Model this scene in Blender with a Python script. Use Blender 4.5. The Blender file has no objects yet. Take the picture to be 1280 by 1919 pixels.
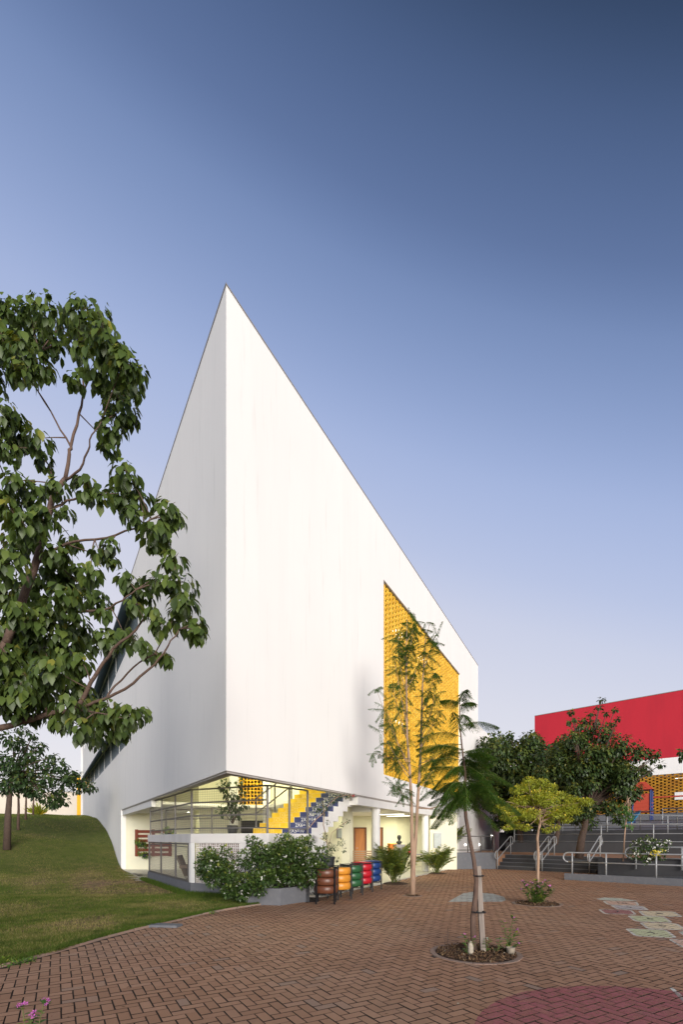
import bpy, math, random
import numpy as np
random.seed(7); RNG = np.random.default_rng(11)
S = bpy.context.scene
COL = S.collection
R = math.radians

# ------------------------------------------------------------------ camera, sky, sun, exposure
F = 907.0; CH = 1.55; HZ = 1570.0
cam = bpy.data.cameras.new('camera'); camo = bpy.data.objects.new('camera', cam); COL.objects.link(camo)
camo.location = (0, 0, CH); camo.rotation_euler = (R(90), 0, 0)
cam.sensor_fit = 'HORIZONTAL'; cam.sensor_width = 36; cam.lens = 36*F/1280
cam.shift_y = (HZ-959.5)/1280; cam.clip_end = 2000; cam.clip_start = 0.05
S.camera = camo
S.view_settings.view_transform = 'Standard'; S.view_settings.look = 'None'
S.view_settings.exposure = 0.10; S.view_settings.gamma = 1

W = bpy.data.worlds.new('World'); S.world = W; W.use_nodes = True
nt = W.node_tree; nt.nodes.clear()
out = nt.nodes.new('ShaderNodeOutputWorld'); bg = nt.nodes.new('ShaderNodeBackground')
bg2 = nt.nodes.new('ShaderNodeBackground'); addn = nt.nodes.new('ShaderNodeAddShader')
sky = nt.nodes.new('ShaderNodeTexSky'); sky.sky_type = 'NISHITA'; sky.sun_disc = False
SUN_EL, SUN_AZ = 12.0, 164.0          # azimuth clockwise from +Y (the view direction)
sky.sun_elevation = R(SUN_EL); sky.sun_rotation = R(SUN_AZ); sky.dust_density = 1.5
bg.inputs[1].default_value = 0.03
nt.links.new(sky.outputs[0], bg.inputs[0])
tc = nt.nodes.new('ShaderNodeTexCoord'); dot = nt.nodes.new('ShaderNodeVectorMath'); dot.operation = 'DOT_PRODUCT'
nrm = nt.nodes.new('ShaderNodeVectorMath'); nrm.operation = 'NORMALIZE'
nt.links.new(tc.outputs['Generated'], nrm.inputs[0]); nt.links.new(nrm.outputs[0], dot.inputs[0])
dot.inputs[1].default_value = (.25, -.30, .90)
mr = nt.nodes.new('ShaderNodeMapRange'); nt.links.new(dot.outputs['Value'], mr.inputs[0]); mr.inputs[1].default_value = -.3; mr.inputs[2].default_value = .9
ramp = nt.nodes.new('ShaderNodeValToRGB'); nt.links.new(mr.outputs[0], ramp.inputs[0])
SKYSTOPS = [((d+.3)/1.2, c) for d, c in ((-.22, (.64, .59, .63)), (.02, (.59, .57, .635)), (.158, (.51, .525, .645)), (.235, (.42, .465, .64)), (.345, (.325, .395, .615)), (.42, (.235, .305, .515)), (.50, (.150, .215, .40)),
            (.553, (.090, .136, .28)), (.63, (.048, .082, .185)), (.70, (.000, .006, .024)))]
cr = ramp.color_ramp; cr.interpolation = 'B_SPLINE'
while len(cr.elements) < len(SKYSTOPS): cr.elements.new(0.5)
for e, (p, c) in zip(cr.elements, SKYSTOPS): e.position = p; e.color = (*c, 1)
nt.links.new(ramp.outputs[0], bg2.inputs[0]); bg2.inputs[1].default_value = 1.0
nt.links.new(bg.outputs[0], addn.inputs[0]); nt.links.new(bg2.outputs[0], addn.inputs[1])
nt.links.new(addn.outputs[0], out.inputs[0])

sl = bpy.data.lights.new('sun', 'SUN'); sl.energy = 4.45; sl.angle = R(36); sl.color = (1.0, 0.955, 0.905)
slo = bpy.data.objects.new('sun', sl); COL.objects.link(slo)
slo.rotation_euler = (R(90-SUN_EL), 0, R(180-SUN_AZ))

# ------------------------------------------------------------------ plan geometry
P0 = np.array([-2.35, 9.86])
U1 = np.array([-.5225, .8527]); N1 = np.array([-.8527, -.5225])       # left facade: along, outward
U2 = np.array([.460, .888]); N2 = np.array([.888, -.460])              # right facade
U3 = np.array([.719, -.695]); N3 = np.array([.695, .719])              # the terraces: along (to the right), away
def LW(t, q=0): return P0+U1*t+N1*q
def RW(t, q=0): return P0+U2*t+N2*q
def P(px, py, d): return np.array([(px-640)/F*d, d, CH+(HZ-py)/F*d])
def G(px, py, z=0.0):
    d = (CH-z)*F/(py-HZ); return np.array([(px-640)/F*d, d, z])
ZB, ZT = 2.93, 12.80

# ------------------------------------------------------------------ materials
def mat(name, col, rough=.7, **k):
    m = bpy.data.materials.new(name); m.use_nodes = True; n = m.node_tree; b = n.nodes['Principled BSDF']
    b.inputs['Roughness'].default_value = rough; b.inputs['Metallic'].default_value = k.get('metal', 0)
    b.inputs['Specular IOR Level'].default_value = k.get('spec', .4)
    L = n.links.new
    geo = n.nodes.new('ShaderNodeNewGeometry')
    def mix(a, bb, fac, mode='MIX'):
        x = n.nodes.new('ShaderNodeMix'); x.data_type = 'RGBA'; x.blend_type = mode
        for sock, v in ((x.inputs[6], a), (x.inputs[7], bb)):
            if isinstance(v, tuple): sock.default_value = (*v, 1)
            else: L(v, sock)
        if isinstance(fac, (float, int)): x.inputs[0].default_value = fac
        else: L(fac, x.inputs[0])
        return x.outputs[2]
    def noise(scale, detail=4, stretch=None, rough=.55):
        t = n.nodes.new('ShaderNodeTexNoise'); t.inputs['Scale'].default_value = scale
        t.inputs['Detail'].default_value = detail; t.inputs['Roughness'].default_value = rough
        if stretch:
            mp = n.nodes.new('ShaderNodeMapping'); mp.inputs['Scale'].default_value = stretch
            L(geo.outputs['Position'], mp.inputs[0]); L(mp.outputs[0], t.inputs['Vector'])
        else: L(geo.outputs['Position'], t.inputs['Vector'])
        return t.outputs['Fac']
    def rng(v, a, b_, c=0, d=1):
        r = n.nodes.new('ShaderNodeMapRange'); L(v, r.inputs[0])
        for i, x in enumerate((a, b_, c, d)): r.inputs[i+1].default_value = x
        return r.outputs[0]
    c = tuple(col)
    if 'tint' in k:                       # per piece variation stored as a point attribute or the object's random value
        if k.get('random'):
            oi = n.nodes.new('ShaderNodeObjectInfo'); f = oi.outputs['Random']
        else:
            a = n.nodes.new('ShaderNodeAttribute'); a.attribute_name = 'tint'; f = a.outputs['Fac']
        rp = n.nodes.new('ShaderNodeValToRGB'); L(f, rp.inputs[0])
        st = k['tint']
        while len(rp.color_ramp.elements) < len(st): rp.color_ramp.elements.new(.5)
        for e, (p, cc) in zip(rp.color_ramp.elements, st): e.position = p; e.color = (*cc, 1)
        c = rp.outputs[0]
    for (scale, colr, lo, hi, stretch) in k.get('layers', []):
        c = mix(c, colr, rng(noise(scale, 5, stretch), lo, hi))
    if 'var' in k:
        s, amt = k['var']
        v = rng(noise(s, 6), .25, .75, 1-amt, 1+amt)
        cb = n.nodes.new('ShaderNodeCombineColor')
        for i in range(3): L(v, cb.inputs[i])
        c = mix(c, cb.outputs[0], 1.0, 'MULTIPLY')
    if isinstance(c, tuple): b.inputs['Base Color'].default_value = (*c, 1)
    else: L(c, b.inputs['Base Color'])
    if 'bump' in k:
        s, st, dist = k['bump']
        bp = n.nodes.new('ShaderNodeBump'); bp.inputs['Strength'].default_value = st; bp.inputs['Distance'].default_value = dist
        L(noise(s, 5), bp.inputs['Height']); L(bp.outputs[0], b.inputs['Normal'])
    if 'emit' in k:
        b.inputs['Emission Color'].default_value = (*k['emit'][0], 1); b.inputs['Emission Strength'].default_value = k['emit'][1]
    if 'alpha_noise' in k:
        s, lo, hi = k['alpha_noise']; L(rng(noise(s, 6, None, .7), lo, hi), b.inputs['Alpha'])
    if 'trans' in k:                      # leaf translucency
        tr = n.nodes.new('ShaderNodeBsdfTranslucent'); ms = n.nodes.new('ShaderNodeMixShader'); ms.inputs[0].default_value = k['trans']
        if isinstance(c, tuple): tr.inputs[0].default_value = (*c, 1)
        else:
            L(mix(c, (1.6, 1.5, .6), 1.0, 'MULTIPLY'), tr.inputs[0])
        L(b.outputs[0], ms.inputs[1]); L(tr.outputs[0], ms.inputs[2]); L(ms.outputs[0], n.nodes['Material Output'].inputs[0])
    return m
M = {}
M['plaster'] = mat('plaster', (.84, .825, .80), .85, spec=.2, layers=[(1.0, (.77, .76, .74), .50, .95, (1.6, 1.6, .09)), (.25, (.80, .79, .77), .45, .8, None), (4.0, (.70, .69, .665), .60, .85, (1.5, 1.5, .12))], bump=(55, .35, .006))
M['paint'] = mat('paint', (.78, .77, .74), .7, var=(3, .05), bump=(60, .2, .003))
M['cream'] = mat('cream', (.76, .735, .56), .8, var=(1.2, .06), bump=(40, .2, .004))
M['slabpaint'] = mat('slabpaint', (.66, .64, .62), .75, layers=[(2.5, (.48, .46, .43), .5, .85, (1, 1, .35))], bump=(60, .25, .003))
M['flash'] = mat('flash', (.26, .235, .215), .5)
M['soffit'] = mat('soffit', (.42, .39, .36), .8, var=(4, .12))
YT = [(0, (.74, .41, .03)), (.5, (.84, .51, .045)), (1, (.90, .59, .07))]
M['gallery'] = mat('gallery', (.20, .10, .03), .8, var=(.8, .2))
M['ybrick'] = mat('ybrick', (.8, .45, .02), .55, tint=YT)
M['brick_far'] = mat('brick_far', (.4, .2, .03), .6, tint=[(0, (.36, .15, .012)), (.5, (.48, .23, .015)), (1, (.55, .30, .02))])
M['ybrick_r'] = mat('ybrick_r', (.8, .45, .02), .55, tint=YT, random=True)
M['yellow'] = mat('yellow', (.85, .47, .02), .5, var=(8, .08))
M['white_block'] = mat('white_block', (.72, .68, .66), .8, var=(6, .08))
M['concrete'] = mat('concrete', (.135, .14, .155), .85, layers=[(1.6, (.12, .125, .14), .45, .8, (1, 1, .3)), (9, (.18, .18, .19), .5, .9, None)], bump=(30, .4, .006))
M['darkconcrete'] = mat('darkconcrete', (.058, .058, .063), .85, layers=[(1.2, (.040, .040, .044), .4, .8, (1, 1, .4))], bump=(30, .4, .006))
M['floor'] = mat('floor', (.50, .47, .41), .35, var=(2, .1))
M['stonepath'] = mat('stonepath', (.42, .39, .35), .8, var=(7, .15))
PT = [(0, (.33, .178, .104)), (.3, (.36, .198, .118)), (.7, (.385, .214, .130)), (.95, (.42, .238, .148)), (1, (.30, .215, .165))]
PL = [(.35, (.43, .275, .18), .45, .9, None), (1.3, (.27, .165, .112), .56, .95, None), (14, (.27, .17, .115), .58, 1.05, None)]
M['paver'] = mat('paver', (.26, .16, .12), .82, spec=.25, tint=PT, layers=PL, bump=(160, .3, .002))
M['paver_r'] = mat('paver_r', (.26, .16, .12), .82, spec=.25, tint=PT, random=True, layers=PL, bump=(160, .5, .003))
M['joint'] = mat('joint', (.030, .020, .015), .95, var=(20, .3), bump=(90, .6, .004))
M['curb'] = mat('curb', (.30, .20, .155), .85, layers=[(3, (.20, .17, .14), .4, .8, None)], bump=(50, .5, .006))
M['ground'] = mat('ground', (.10, .10, .055), .95, var=(.5, .2))
M['lawn'] = mat('lawn', (.11, .125, .035), .95, spec=.1, tint=[(0, (.11, .125, .035)), (.5, (.22, .15, .085)), (1, (.32, .195, .13))], layers=[(.45, (.165, .135, .06), .50, .72, None), (3.2, (.055, .085, .018), .45, .75, None), (25, (.13, .13, .05), .5, .9, None), (.16, (.20, .135, .09), .62, .74, None)], bump=(60, 1, .03))
M['grass'] = mat('grass', (.08, .13, .02), .7, spec=.2, tint=[(0, (.058, .105, .014)), (.4, (.092, .145, .022)), (.72, (.155, .175, .042)), (1, (.38, .30, .14))], layers=[(.55, (.26, .22, .09), .54, .74, (.7, 1.6, 1)), (2.2, (.05, .08, .015), .50, .75, None)], trans=.3)
M['soil'] = mat('soil', (.075, .042, .026), .95, layers=[(30, (.13, .075, .045), .5, .8, None), (60, (.03, .02, .014), .5, .7, None)], bump=(40, 1, .03))
M['bark'] = mat('bark', (.125, .080, .060), .9, layers=[(14, (.08, .05, .04), .45, .7, (1, 1, .4)), (35, (.26, .19, .15), .62, .75, None)], bump=(40, .8, .012))
M['bark_pale'] = mat('bark_pale', (.36, .24, .165), .85, layers=[(10, (.22, .15, .11), .5, .75, (1, 1, .3))], bump=(40, .6, .008))
M['bark_dark'] = mat('bark_dark', (.075, .05, .038), .9, var=(12, .3))
M['stake'] = mat('stake', (.28, .235, .20), .9, layers=[(6, (.16, .135, .12), .4, .7, (6, 6, .3))], bump=(40, .5, .006))
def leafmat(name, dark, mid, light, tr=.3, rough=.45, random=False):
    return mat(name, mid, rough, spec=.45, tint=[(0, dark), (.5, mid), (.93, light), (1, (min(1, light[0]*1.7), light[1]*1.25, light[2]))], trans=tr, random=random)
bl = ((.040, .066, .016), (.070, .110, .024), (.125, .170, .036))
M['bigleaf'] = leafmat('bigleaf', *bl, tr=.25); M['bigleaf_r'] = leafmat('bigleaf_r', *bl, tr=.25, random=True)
M['darkleaf'] = leafmat('darkleaf', (.016, .034, .010), (.042, .074, .018), (.12, .15, .030), tr=.15)
M['midleaf'] = leafmat('midleaf', (.018, .036, .012), (.032, .064, .018), (.07, .11, .03), tr=.2)
M['limeleaf'] = leafmat('limeleaf', (.17, .21, .024), (.32, .36, .040), (.48, .50, .07), tr=.35)
M['fern'] = leafmat('fern', (.045, .10, .020), (.080, .18, .030), (.22, .30, .05), tr=.3)
M['feather'] = leafmat('feather', (.045, .11, .030), (.085, .19, .045), (.16, .28, .065), tr=.3)
M['bushleaf'] = leafmat('bushleaf', (.022, .046, .012), (.050, .092, .022), (.12, .18, .04), tr=.2, rough=.38)
M['palmleaf'] = leafmat('palmleaf', (.065, .11, .018), (.13, .18, .03), (.30, .32, .05), tr=.3)
M['stem'] = mat('stem', (.12, .14, .04), .7)
M['petal_white'] = mat('petal_white', (.82, .82, .76), .6)
M['petal_pink'] = mat('petal_pink', (.62, .14, .50), .6, var=(60, .3))
M['petal_yellow'] = mat('petal_yellow', (.80, .65, .06), .6)
M['rail'] = mat('rail', (.13, .122, .118), .5, metal=.2)
M['steel'] = mat('steel', (.34, .35, .36), .45, metal=.2)
M['blackmetal'] = mat('blackmetal', (.012, .012, .013), .45)
for nme, c in (('brown', (.13, .045, .022)), ('orange', (.66, .27, .03)), ('green', (.022, .095, .035)), ('red', (.42, .010, .022)), ('blue', (.012, .045, .17))):
    M['tyre_'+nme] = mat('tyre_'+nme, c, .38, spec=.5, var=(9, .12), layers=[(7, tuple(x*.6+.01 for x in c), .6, .9, None)])
M['navy'] = mat('navy', (.045, .055, .15), .45, var=(5, .1))
M['ytile'] = mat('ytile', (.78, .50, .03), .5, var=(5, .1))
M['letter'] = mat('letter', (.78, .78, .75), .6)
M['letter_faint'] = mat('letter_faint', (.86, .66, .22), .6)
M['woodred'] = mat('woodred', (.22, .045, .02), .6, layers=[(4, (.13, .03, .014), .4, .8, (1, 1, 8))])
M['doorwood'] = mat('doorwood', (.42, .15, .025), .45, layers=[(3, (.30, .10, .018), .4, .8, (3, 3, .5))])
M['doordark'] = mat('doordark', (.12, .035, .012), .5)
M['benchwood'] = mat('benchwood', (.28, .19, .12), .6)
M['red'] = mat('red', (.50, .018, .034), .8, layers=[(.9, (.40, .016, .03), .45, .85, (1, 1, .2))], bump=(30, .2, .006))
M['cupwhite'] = mat('cupwhite', (.38, .33, .26), .6, var=(25, .2))
M['glass'] = mat('glass', (.045, .085, .11), .08, spec=.8)
M['winglass'] = mat('winglass', (.22, .27, .30), .12, spec=.8)
M['awning'] = mat('awning', (.10, .145, .18), .45, metal=.1)
M['terracotta'] = mat('terracotta', (.38, .08, .03), .7, var=(8, .15))
M['blackpot'] = mat('blackpot', (.025, .028, .032), .5)
M['orangebox'] = mat('orangebox', (.55, .15, .015), .5)
M['greybox'] = mat('greybox', (.30, .28, .30), .6)
M['bronze'] = mat('bronze', (.03, .03, .028), .45)
M['board'] = mat('board', (.42, .46, .44), .5, var=(9, .1))
M['light'] = mat('light', (1, 1, 1), .5, emit=((1, 1, .88), 3.0))
M['spot'] = mat('spot', (1, 1, 1), .5, emit=((1, .98, .92), 6.0))
M['pink'] = mat('pink', (.47, .14, .16), .8, alpha_noise=(7, .10, .85))
M['paintgrey'] = mat('paintgrey', (.42, .44, .43), .8, alpha_noise=(8, .15, .40))
M['chalkwhite'] = mat('chalkwhite', (.66, .63, .56), .8, alpha_noise=(13, .10, .36))
for nme, c in (('salmon', (.66, .44, .33)), ('lilac', (.50, .46, .46)), ('rose', (.36, .15, .14)), ('sand', (.72, .60, .40)), ('lime', (.58, .60, .36)), ('mint', (.52, .56, .47))):
    M['paint_'+nme] = mat('paint_'+nme, c, .8, alpha_noise=(16, .0, .36))
M['ink'] = mat('ink', (.05, .05, .045), .8)
M['playred'] = mat('playred', (.45, .06, .03), .6); M['playblue'] = mat('playblue', (.02, .04, .16), .5); M['slide'] = mat('slide', (.02, .18, .32), .4)
M['farcream'] = mat('farcream', (.62, .55, .46), .85, var=(.6, .06))
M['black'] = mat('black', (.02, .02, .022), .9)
M['litter'] = mat('litter', (.55, .5, .42), .8)

# ------------------------------------------------------------------ builders
ORG = {}
def thing(name, label, cat, loc=(0, 0, 0), group=None):
    o = bpy.data.objects.new(name, None); o.empty_display_size = .2; COL.objects.link(o); o.location = loc
    o['label'] = label; o['category'] = cat
    if group: o['group'] = group
    ORG[o.name] = np.array(loc, float); return o
def link(name, me, parent=None, world=None):
    o = bpy.data.objects.new(name, me); COL.objects.link(o)
    if parent is not None:
        o.parent = parent
    return o
class MB:
    def __init__(s): s.v = []; s.f = []
    def poly(s, pts):
        n = len(s.v); s.v += [tuple(float(c) for c in p) for p in pts]; s.f.append(tuple(range(n, n+len(pts))))
    def prism(s, poly, z0, z1):
        poly = [tuple(p) for p in poly]
        a = sum(poly[i][0]*poly[(i+1) % len(poly)][1]-poly[(i+1) % len(poly)][0]*poly[i][1] for i in range(len(poly)))
        if a < 0: poly = poly[::-1]
        n = len(s.v); k = len(poly)
        za = z0 if hasattr(z0, '__len__') else [z0]*k; zb = z1 if hasattr(z1, '__len__') else [z1]*k
        s.v += [(float(p[0]), float(p[1]), float(z)) for p, z in zip(poly, za)]+[(float(p[0]), float(p[1]), float(z)) for p, z in zip(poly, zb)]
        s.f.append(tuple(n+i for i in range(k))[::-1]); s.f.append(tuple(n+k+i for i in range(k)))
        for i in range(k): j = (i+1) % k; s.f.append((n+i, n+j, n+k+j, n+k+i))
        return s
    def wall(s, a, b, z0, z1, th, side=None):     # box along a->b; th to the left of a->b (or along vector side)
        a = np.array(a[:2], float); b = np.array(b[:2], float)
        d = (b-a)/np.linalg.norm(b-a); n = np.array([-d[1], d[0]])
        if side is not None and np.dot(n, side) < 0: n = -n
        return s.prism([a, b, b+n*th, a+n*th], z0, z1)
    def bar(s, a, b, w, h=None):                  # square bar between 3D points
        h = w if h is None else h
        a = np.array(a, float); b = np.array(b, float); d = b-a; d /= np.linalg.norm(d)
        up = np.array([0, 0, 1.]) if abs(d[2]) < .95 else np.array([0, 1., 0])
        r = np.cross(d, up); r /= np.linalg.norm(r); u = np.cross(r, d)
        n = len(s.v)
        for p in (a, b):
            for i, j in ((-1, -1), (1, -1), (1, 1), (-1, 1)): s.v.append(tuple(p+r*i*w/2+u*j*h/2))
        for f in ((0, 1, 2, 3), (7, 6, 5, 4), (0, 4, 5, 1), (1, 5, 6, 2), (2, 6, 7, 3), (3, 7, 4, 0)): s.f.append(tuple(n+i for i in f))
        return s
    def box(s, c, sx, sy, sz, ang=0):             # centre bottom
        ca, sa = math.cos(ang), math.sin(ang)
        pl = [(c[0]+x*ca-y*sa, c[1]+x*sa+y*ca) for x, y in ((-sx/2, -sy/2), (sx/2, -sy/2), (sx/2, sy/2), (-sx/2, sy/2))]
        return s.prism(pl, c[2], c[2]+sz)
    def tube(s, pts, rad, n=8, close=True):
        pts = [np.array(p, float) for p in pts]
        if not hasattr(rad, '__len__'): rad = [rad]*len(pts)
        base = len(s.v); pr = None
        for i, p in enumerate(pts):
            d = pts[min(i+1, len(pts)-1)]-pts[max(i-1, 0)]; d /= (np.linalg.norm(d)+1e-9)
            if pr is None:
                pr = np.cross(d, [0, 1, 0.1]); 
            pr = pr-d*np.dot(pr, d); pr /= (np.linalg.norm(pr)+1e-9); u = np.cross(d, pr)
            for k in range(n):
                a = 2*math.pi*k/n; s.v.append(tuple(p+(pr*math.cos(a)+u*math.sin(a))*rad[i]))
        for i in range(len(pts)-1):
            for k in range(n):
                a = base+i*n+k; b = base+i*n+(k+1) % n; s.f.append((a, b, b+n, a+n))
        if close:
            s.f.append(tuple(base+k for k in range(n))[::-1]); s.f.append(tuple(base+(len(pts)-1)*n+k for k in range(n)))
        return s
    def lathe(s, c, prof, n=20):                  # prof: (r, z)
        base = len(s.v)
        for r, z in prof:
            for k in range(n): a = 2*math.pi*k/n; s.v.append((c[0]+r*math.cos(a), c[1]+r*math.sin(a), c[2]+z))
        for i in range(len(prof)-1):
            for k in range(n): a = base+i*n+k; b = base+i*n+(k+1) % n; s.f.append((a, b, b+n, a+n))
        return s
    def build(s, name, m, parent=None, smooth=False, bevel=0, kind=None, label=None):
        me = bpy.data.meshes.new(name)
        o_ = ORG.get(parent.name, np.zeros(3)) if parent is not None else np.zeros(3)
        me.from_pydata([(x-o_[0], y-o_[1], z-o_[2]) for x, y, z in s.v], [], s.f); me.update()
        me.materials.append(M[m] if isinstance(m, str) else m)
        if smooth: me.shade_smooth()
        o = link(name, me, parent); ORG[o.name] = o_
        if bevel:
            bv = o.modifiers.new('bevel', 'BEVEL'); bv.width = bevel; bv.segments = 2; bv.limit_method = 'ANGLE'
        if kind: o['kind'] = kind
        if label: o['label'] = label
        return o
def struct(name, mb, m, **k): return mb.build(name, m, None, kind='structure', **k)
def tag(o, label, cat, group=None, kind=None):
    o['label'] = label; o['category'] = cat
    if group: o['group'] = group
    if kind: o['kind'] = kind
    return o
class Batch:                                      # many small template pieces as one mesh
    def __init__(s): s.V = []; s.T = []; s.Fs = {}; s.n = 0
    def add(s, tv, tf, pos, Rm, scale, tint):
        tv = np.array(tv, float); N = len(pos)
        if N == 0: return
        sc = np.broadcast_to(np.asarray(scale, float).reshape(-1, 1, 1) if np.ndim(scale) else scale, (N, 1, 1)) if np.ndim(scale) else np.full((N, 1, 1), scale)
        v = np.einsum('nij,kj->nki', Rm, tv)*sc+np.asarray(pos)[:, None, :]
        k = len(tv); s.V.append(v.reshape(-1, 3)); s.T.append(np.repeat(tint, k))
        for f in tf:
            s.Fs.setdefault(len(f), []).append((s.n+np.arange(N)[:, None]*k+np.array(f)[None, :]).reshape(-1, len(f)))
        s.n += N*k
    def build(s, name, m, parent=None, kind='stuff', smooth=False):
        V = np.concatenate(s.V) if s.V else np.zeros((0, 3)); T = np.concatenate(s.T) if s.T else np.zeros(0)
        o_ = ORG.get(parent.name, np.zeros(3)) if parent is not None else np.zeros(3)
        me = bpy.data.meshes.new(name); me.vertices.add(len(V)); me.vertices.foreach_set('co', (V-o_).astype(np.float32).ravel())
        loops = []; tot = []
        for k, fl in s.Fs.items():
            a = np.concatenate(fl); loops.append(a.ravel()); tot.append(np.full(len(a), k))
        loops = np.concatenate(loops); tot = np.concatenate(tot); st = np.concatenate([[0], np.cumsum(tot)[:-1]])
        me.loops.add(len(loops)); me.loops.foreach_set('vertex_index', loops.astype(np.int32))
        me.polygons.add(len(tot)); me.polygons.foreach_set('loop_start', st.astype(np.int32)); me.polygons.foreach_set('loop_total', tot.astype(np.int32))
        me.update(calc_edges=True)
        at = me.attributes.new('tint', 'FLOAT', 'POINT'); at.data.foreach_set('value', T.astype(np.float32))
        me.materials.append(M[m]); 
        if smooth: me.shade_smooth()
        else: me.shade_flat()
        o = link(name, me, parent); ORG[o.name] = o_
        if kind: o['kind'] = kind
        return o
def frames(fw, up):                               # columns: right, forward, normal
    fw = fw/(np.linalg.norm(fw, axis=1, keepdims=True)+1e-9)
    r = np.cross(fw, up); r /= (np.linalg.norm(r, axis=1, keepdims=True)+1e-9); n = np.cross(r, fw)
    return np.stack([r, fw, n], axis=2)
def rdir(n): 
    v = RNG.normal(size=(n, 3)); return v/np.linalg.norm(v, axis=1, keepdims=True)
LEAF_V = [(0, 0, 0), (-.24, .28, .05), (.24, .28, .05), (0, .32, -.02), (-.26, .60, .02), (.26, .60, .02), (0, .64, -.05), (0, 1, -.16)]
LEAF_F = [(0, 3, 1), (0, 2, 3), (1, 3, 6, 4), (3, 2, 5, 6), (4, 6, 7), (6, 5, 7)]
SLEAF_V = [(0, 0, 0), (-.26, .45, .04), (0, 1, -.08), (.26, .45, .04)]; SLEAF_F = [(0, 3, 2, 1)]
FLOWER_V = [(0, 0, 0)]+[(math.cos(a)*r, math.sin(a)*r, z) for i in range(5) for a, r, z in ((i*1.2566-.33, .42, .02), (i*1.2566, .55, .06), (i*1.2566+.33, .42, .02))]
FLOWER_F = [(0, 1+3*i, 2+3*i, 3+3*i) for i in range(5)]
BOX_V = [(x, y, z) for z in (0, 1) for x, y in ((-.5, -.5), (.5, -.5), (.5, .5), (-.5, .5))]
BOX_F = [(3, 2, 1, 0), (4, 5, 6, 7), (0, 1, 5, 4), (1, 2, 6, 5), (2, 3, 7, 6), (3, 0, 4, 7)]
def eye(n): return np.tile(np.eye(3), (n, 1, 1))

# ------------------------------------------------------------------ ground, lawn, paving
def g_raw(t):
    return np.interp(t, [-50, 14.5, 15.8, 17, 18.2, 19.6, 22.3, 28, 38, 45, 90], [0, 0, .06, .32, .78, 1.30, 1.98, 2.86, 3.5, 3.75, 3.9])
def lawn_z(x, y):
    t = (x-P0[0])*U1[0]+(y-P0[1])*U1[1]
    z = (g_raw(t-.5)+g_raw(t)+g_raw(t+.5))/3
    return z+.015+.03*np.sin(x*1.3+y*.7)*np.clip((t-4)/8, 0, 1)
struct('ground', MB().prism([(-400, -60), (400, -60), (400, 700), (-400, 700)], -.30, -.05), 'ground')
struct('paving_bed', MB().prism([(-8, 1), (30, 1), (30, 30), (-8, 30)], -.045, -.011), 'joint')

CURB = [(-6.4, 1.0), (-5.0, 3.2), (-4.38, 4.8), (-4.12, 5.8), (-3.86, 6.6), (-3.71, 7.4), (-3.50, 8.1), (-3.1, 9.07), (-2.68, 10.15), (-2.07, 11.07), (-1.50, 11.72)]
cy = np.array([c[1] for c in CURB]); cx = np.array([c[0] for c in CURB])
def curb_x(y): return np.interp(y, cy, cx)
BND = CURB[:-1]+[(-1.75, 11.5), (-1.75, 12.1), (-4.1, 13.22)]+[tuple(LW(t, .02)) for t in (8.5, 16, 25, 35, 44.2)]+[(-26, 75)]
by = np.array([b[1] for b in BND]); bx = np.array([b[0] for b in BND])
ys = np.unique(np.concatenate([np.arange(1, 12, .3), by[:-1], np.arange(12, 30, .35), np.arange(30, 75, 1.2)])); ys.sort()
vs = np.concatenate([np.arange(0, 6, .3), np.arange(6, 14, .6), np.arange(14, 60, 3)])
mb = MB(); nv = len(vs)
for y in ys:
    xb = np.interp(y, by, bx)
    for v in vs:
        x = xb-v; mb.v.append((x, y, float(lawn_z(x, y))))
for i in range(len(ys)-1):
    for j in range(nv-1):
        a = i*nv+j; mb.f.append((a, a+nv, a+nv+1, a+1))
PATCH = [(G(215, 1655), 1.9, 1.0), (G(270, 1668), 1.5, .8), (G(150, 1648), 2.0, .8), (G(120, 1735), .9, .8), (G(60, 1700), 1.3, .45), (G(300, 1700), 1.1, .4), (G(30, 1650), 2.2, .5), (G(160, 1640), 2.4, .6)]
def patch(x, y):
    v = np.zeros_like(np.asarray(x, float))
    for c, r, a in PATCH:
        wob = .25*np.sin(x*3.1+y*1.7)+.2*np.sin(x*6.3-y*4.1)
        v = np.maximum(v, a*np.clip(1.25-np.hypot((x-c[0]), (y-c[1])*.8)/r+wob, 0, 1))
    return v
lawn = struct('lawn', mb, 'lawn', smooth=True)
_co = np.array(mb.v); _a = lawn.data.attributes.new('tint', 'FLOAT', 'POINT'); _a.data.foreach_set('value', patch(_co[:, 0], _co[:, 1]).astype(np.float32))
# grass blades
def grass(n, ymin, ymax, xmax, hgt):
    y = ymin+(ymax-ymin)*RNG.random(n)**.9; xb = np.interp(y, by, bx); lim = -.78*y-1.0
    w = xb-lim; x = xb-RNG.random(n)*w
    z = lawn_z(x, y)
    fw = np.stack([RNG.normal(0, .55, n), RNG.normal(0, .55, n), np.ones(n)], 1)
    Rm = frames(fw, rdir(n)); T = RNG.random(n)
    big = np.sin(x*.9+2*np.sin(y*.6))*np.cos(y*1.1+x*.4)
    T = np.clip(T*.8+.16*big+.10, 0, 1); pt_ = patch(x, y); kp = RNG.random(n) > pt_*.93; T = np.clip(T+pt_*.6, 0, 1)
    x, y, z, fw, T = x[kp], y[kp], z[kp], fw[kp], T[kp]; n = len(x); Rm = frames(fw, rdir(n))
    GB.add([(-.5, 0, 0), (.5, 0, 0), (.15, 1, .15), ], [(0, 1, 2)], np.stack([x, y, z], 1), Rm*np.array([.16, 1, 1])[None, None, :], hgt*RNG.uniform(.6, 1.3, n), T)
GB = Batch()
grass(170000, 5.0, 13.2, 0, .045); grass(110000, 12, 26, 0, .055); grass(30000, 26, 46, 0, .08)
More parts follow.
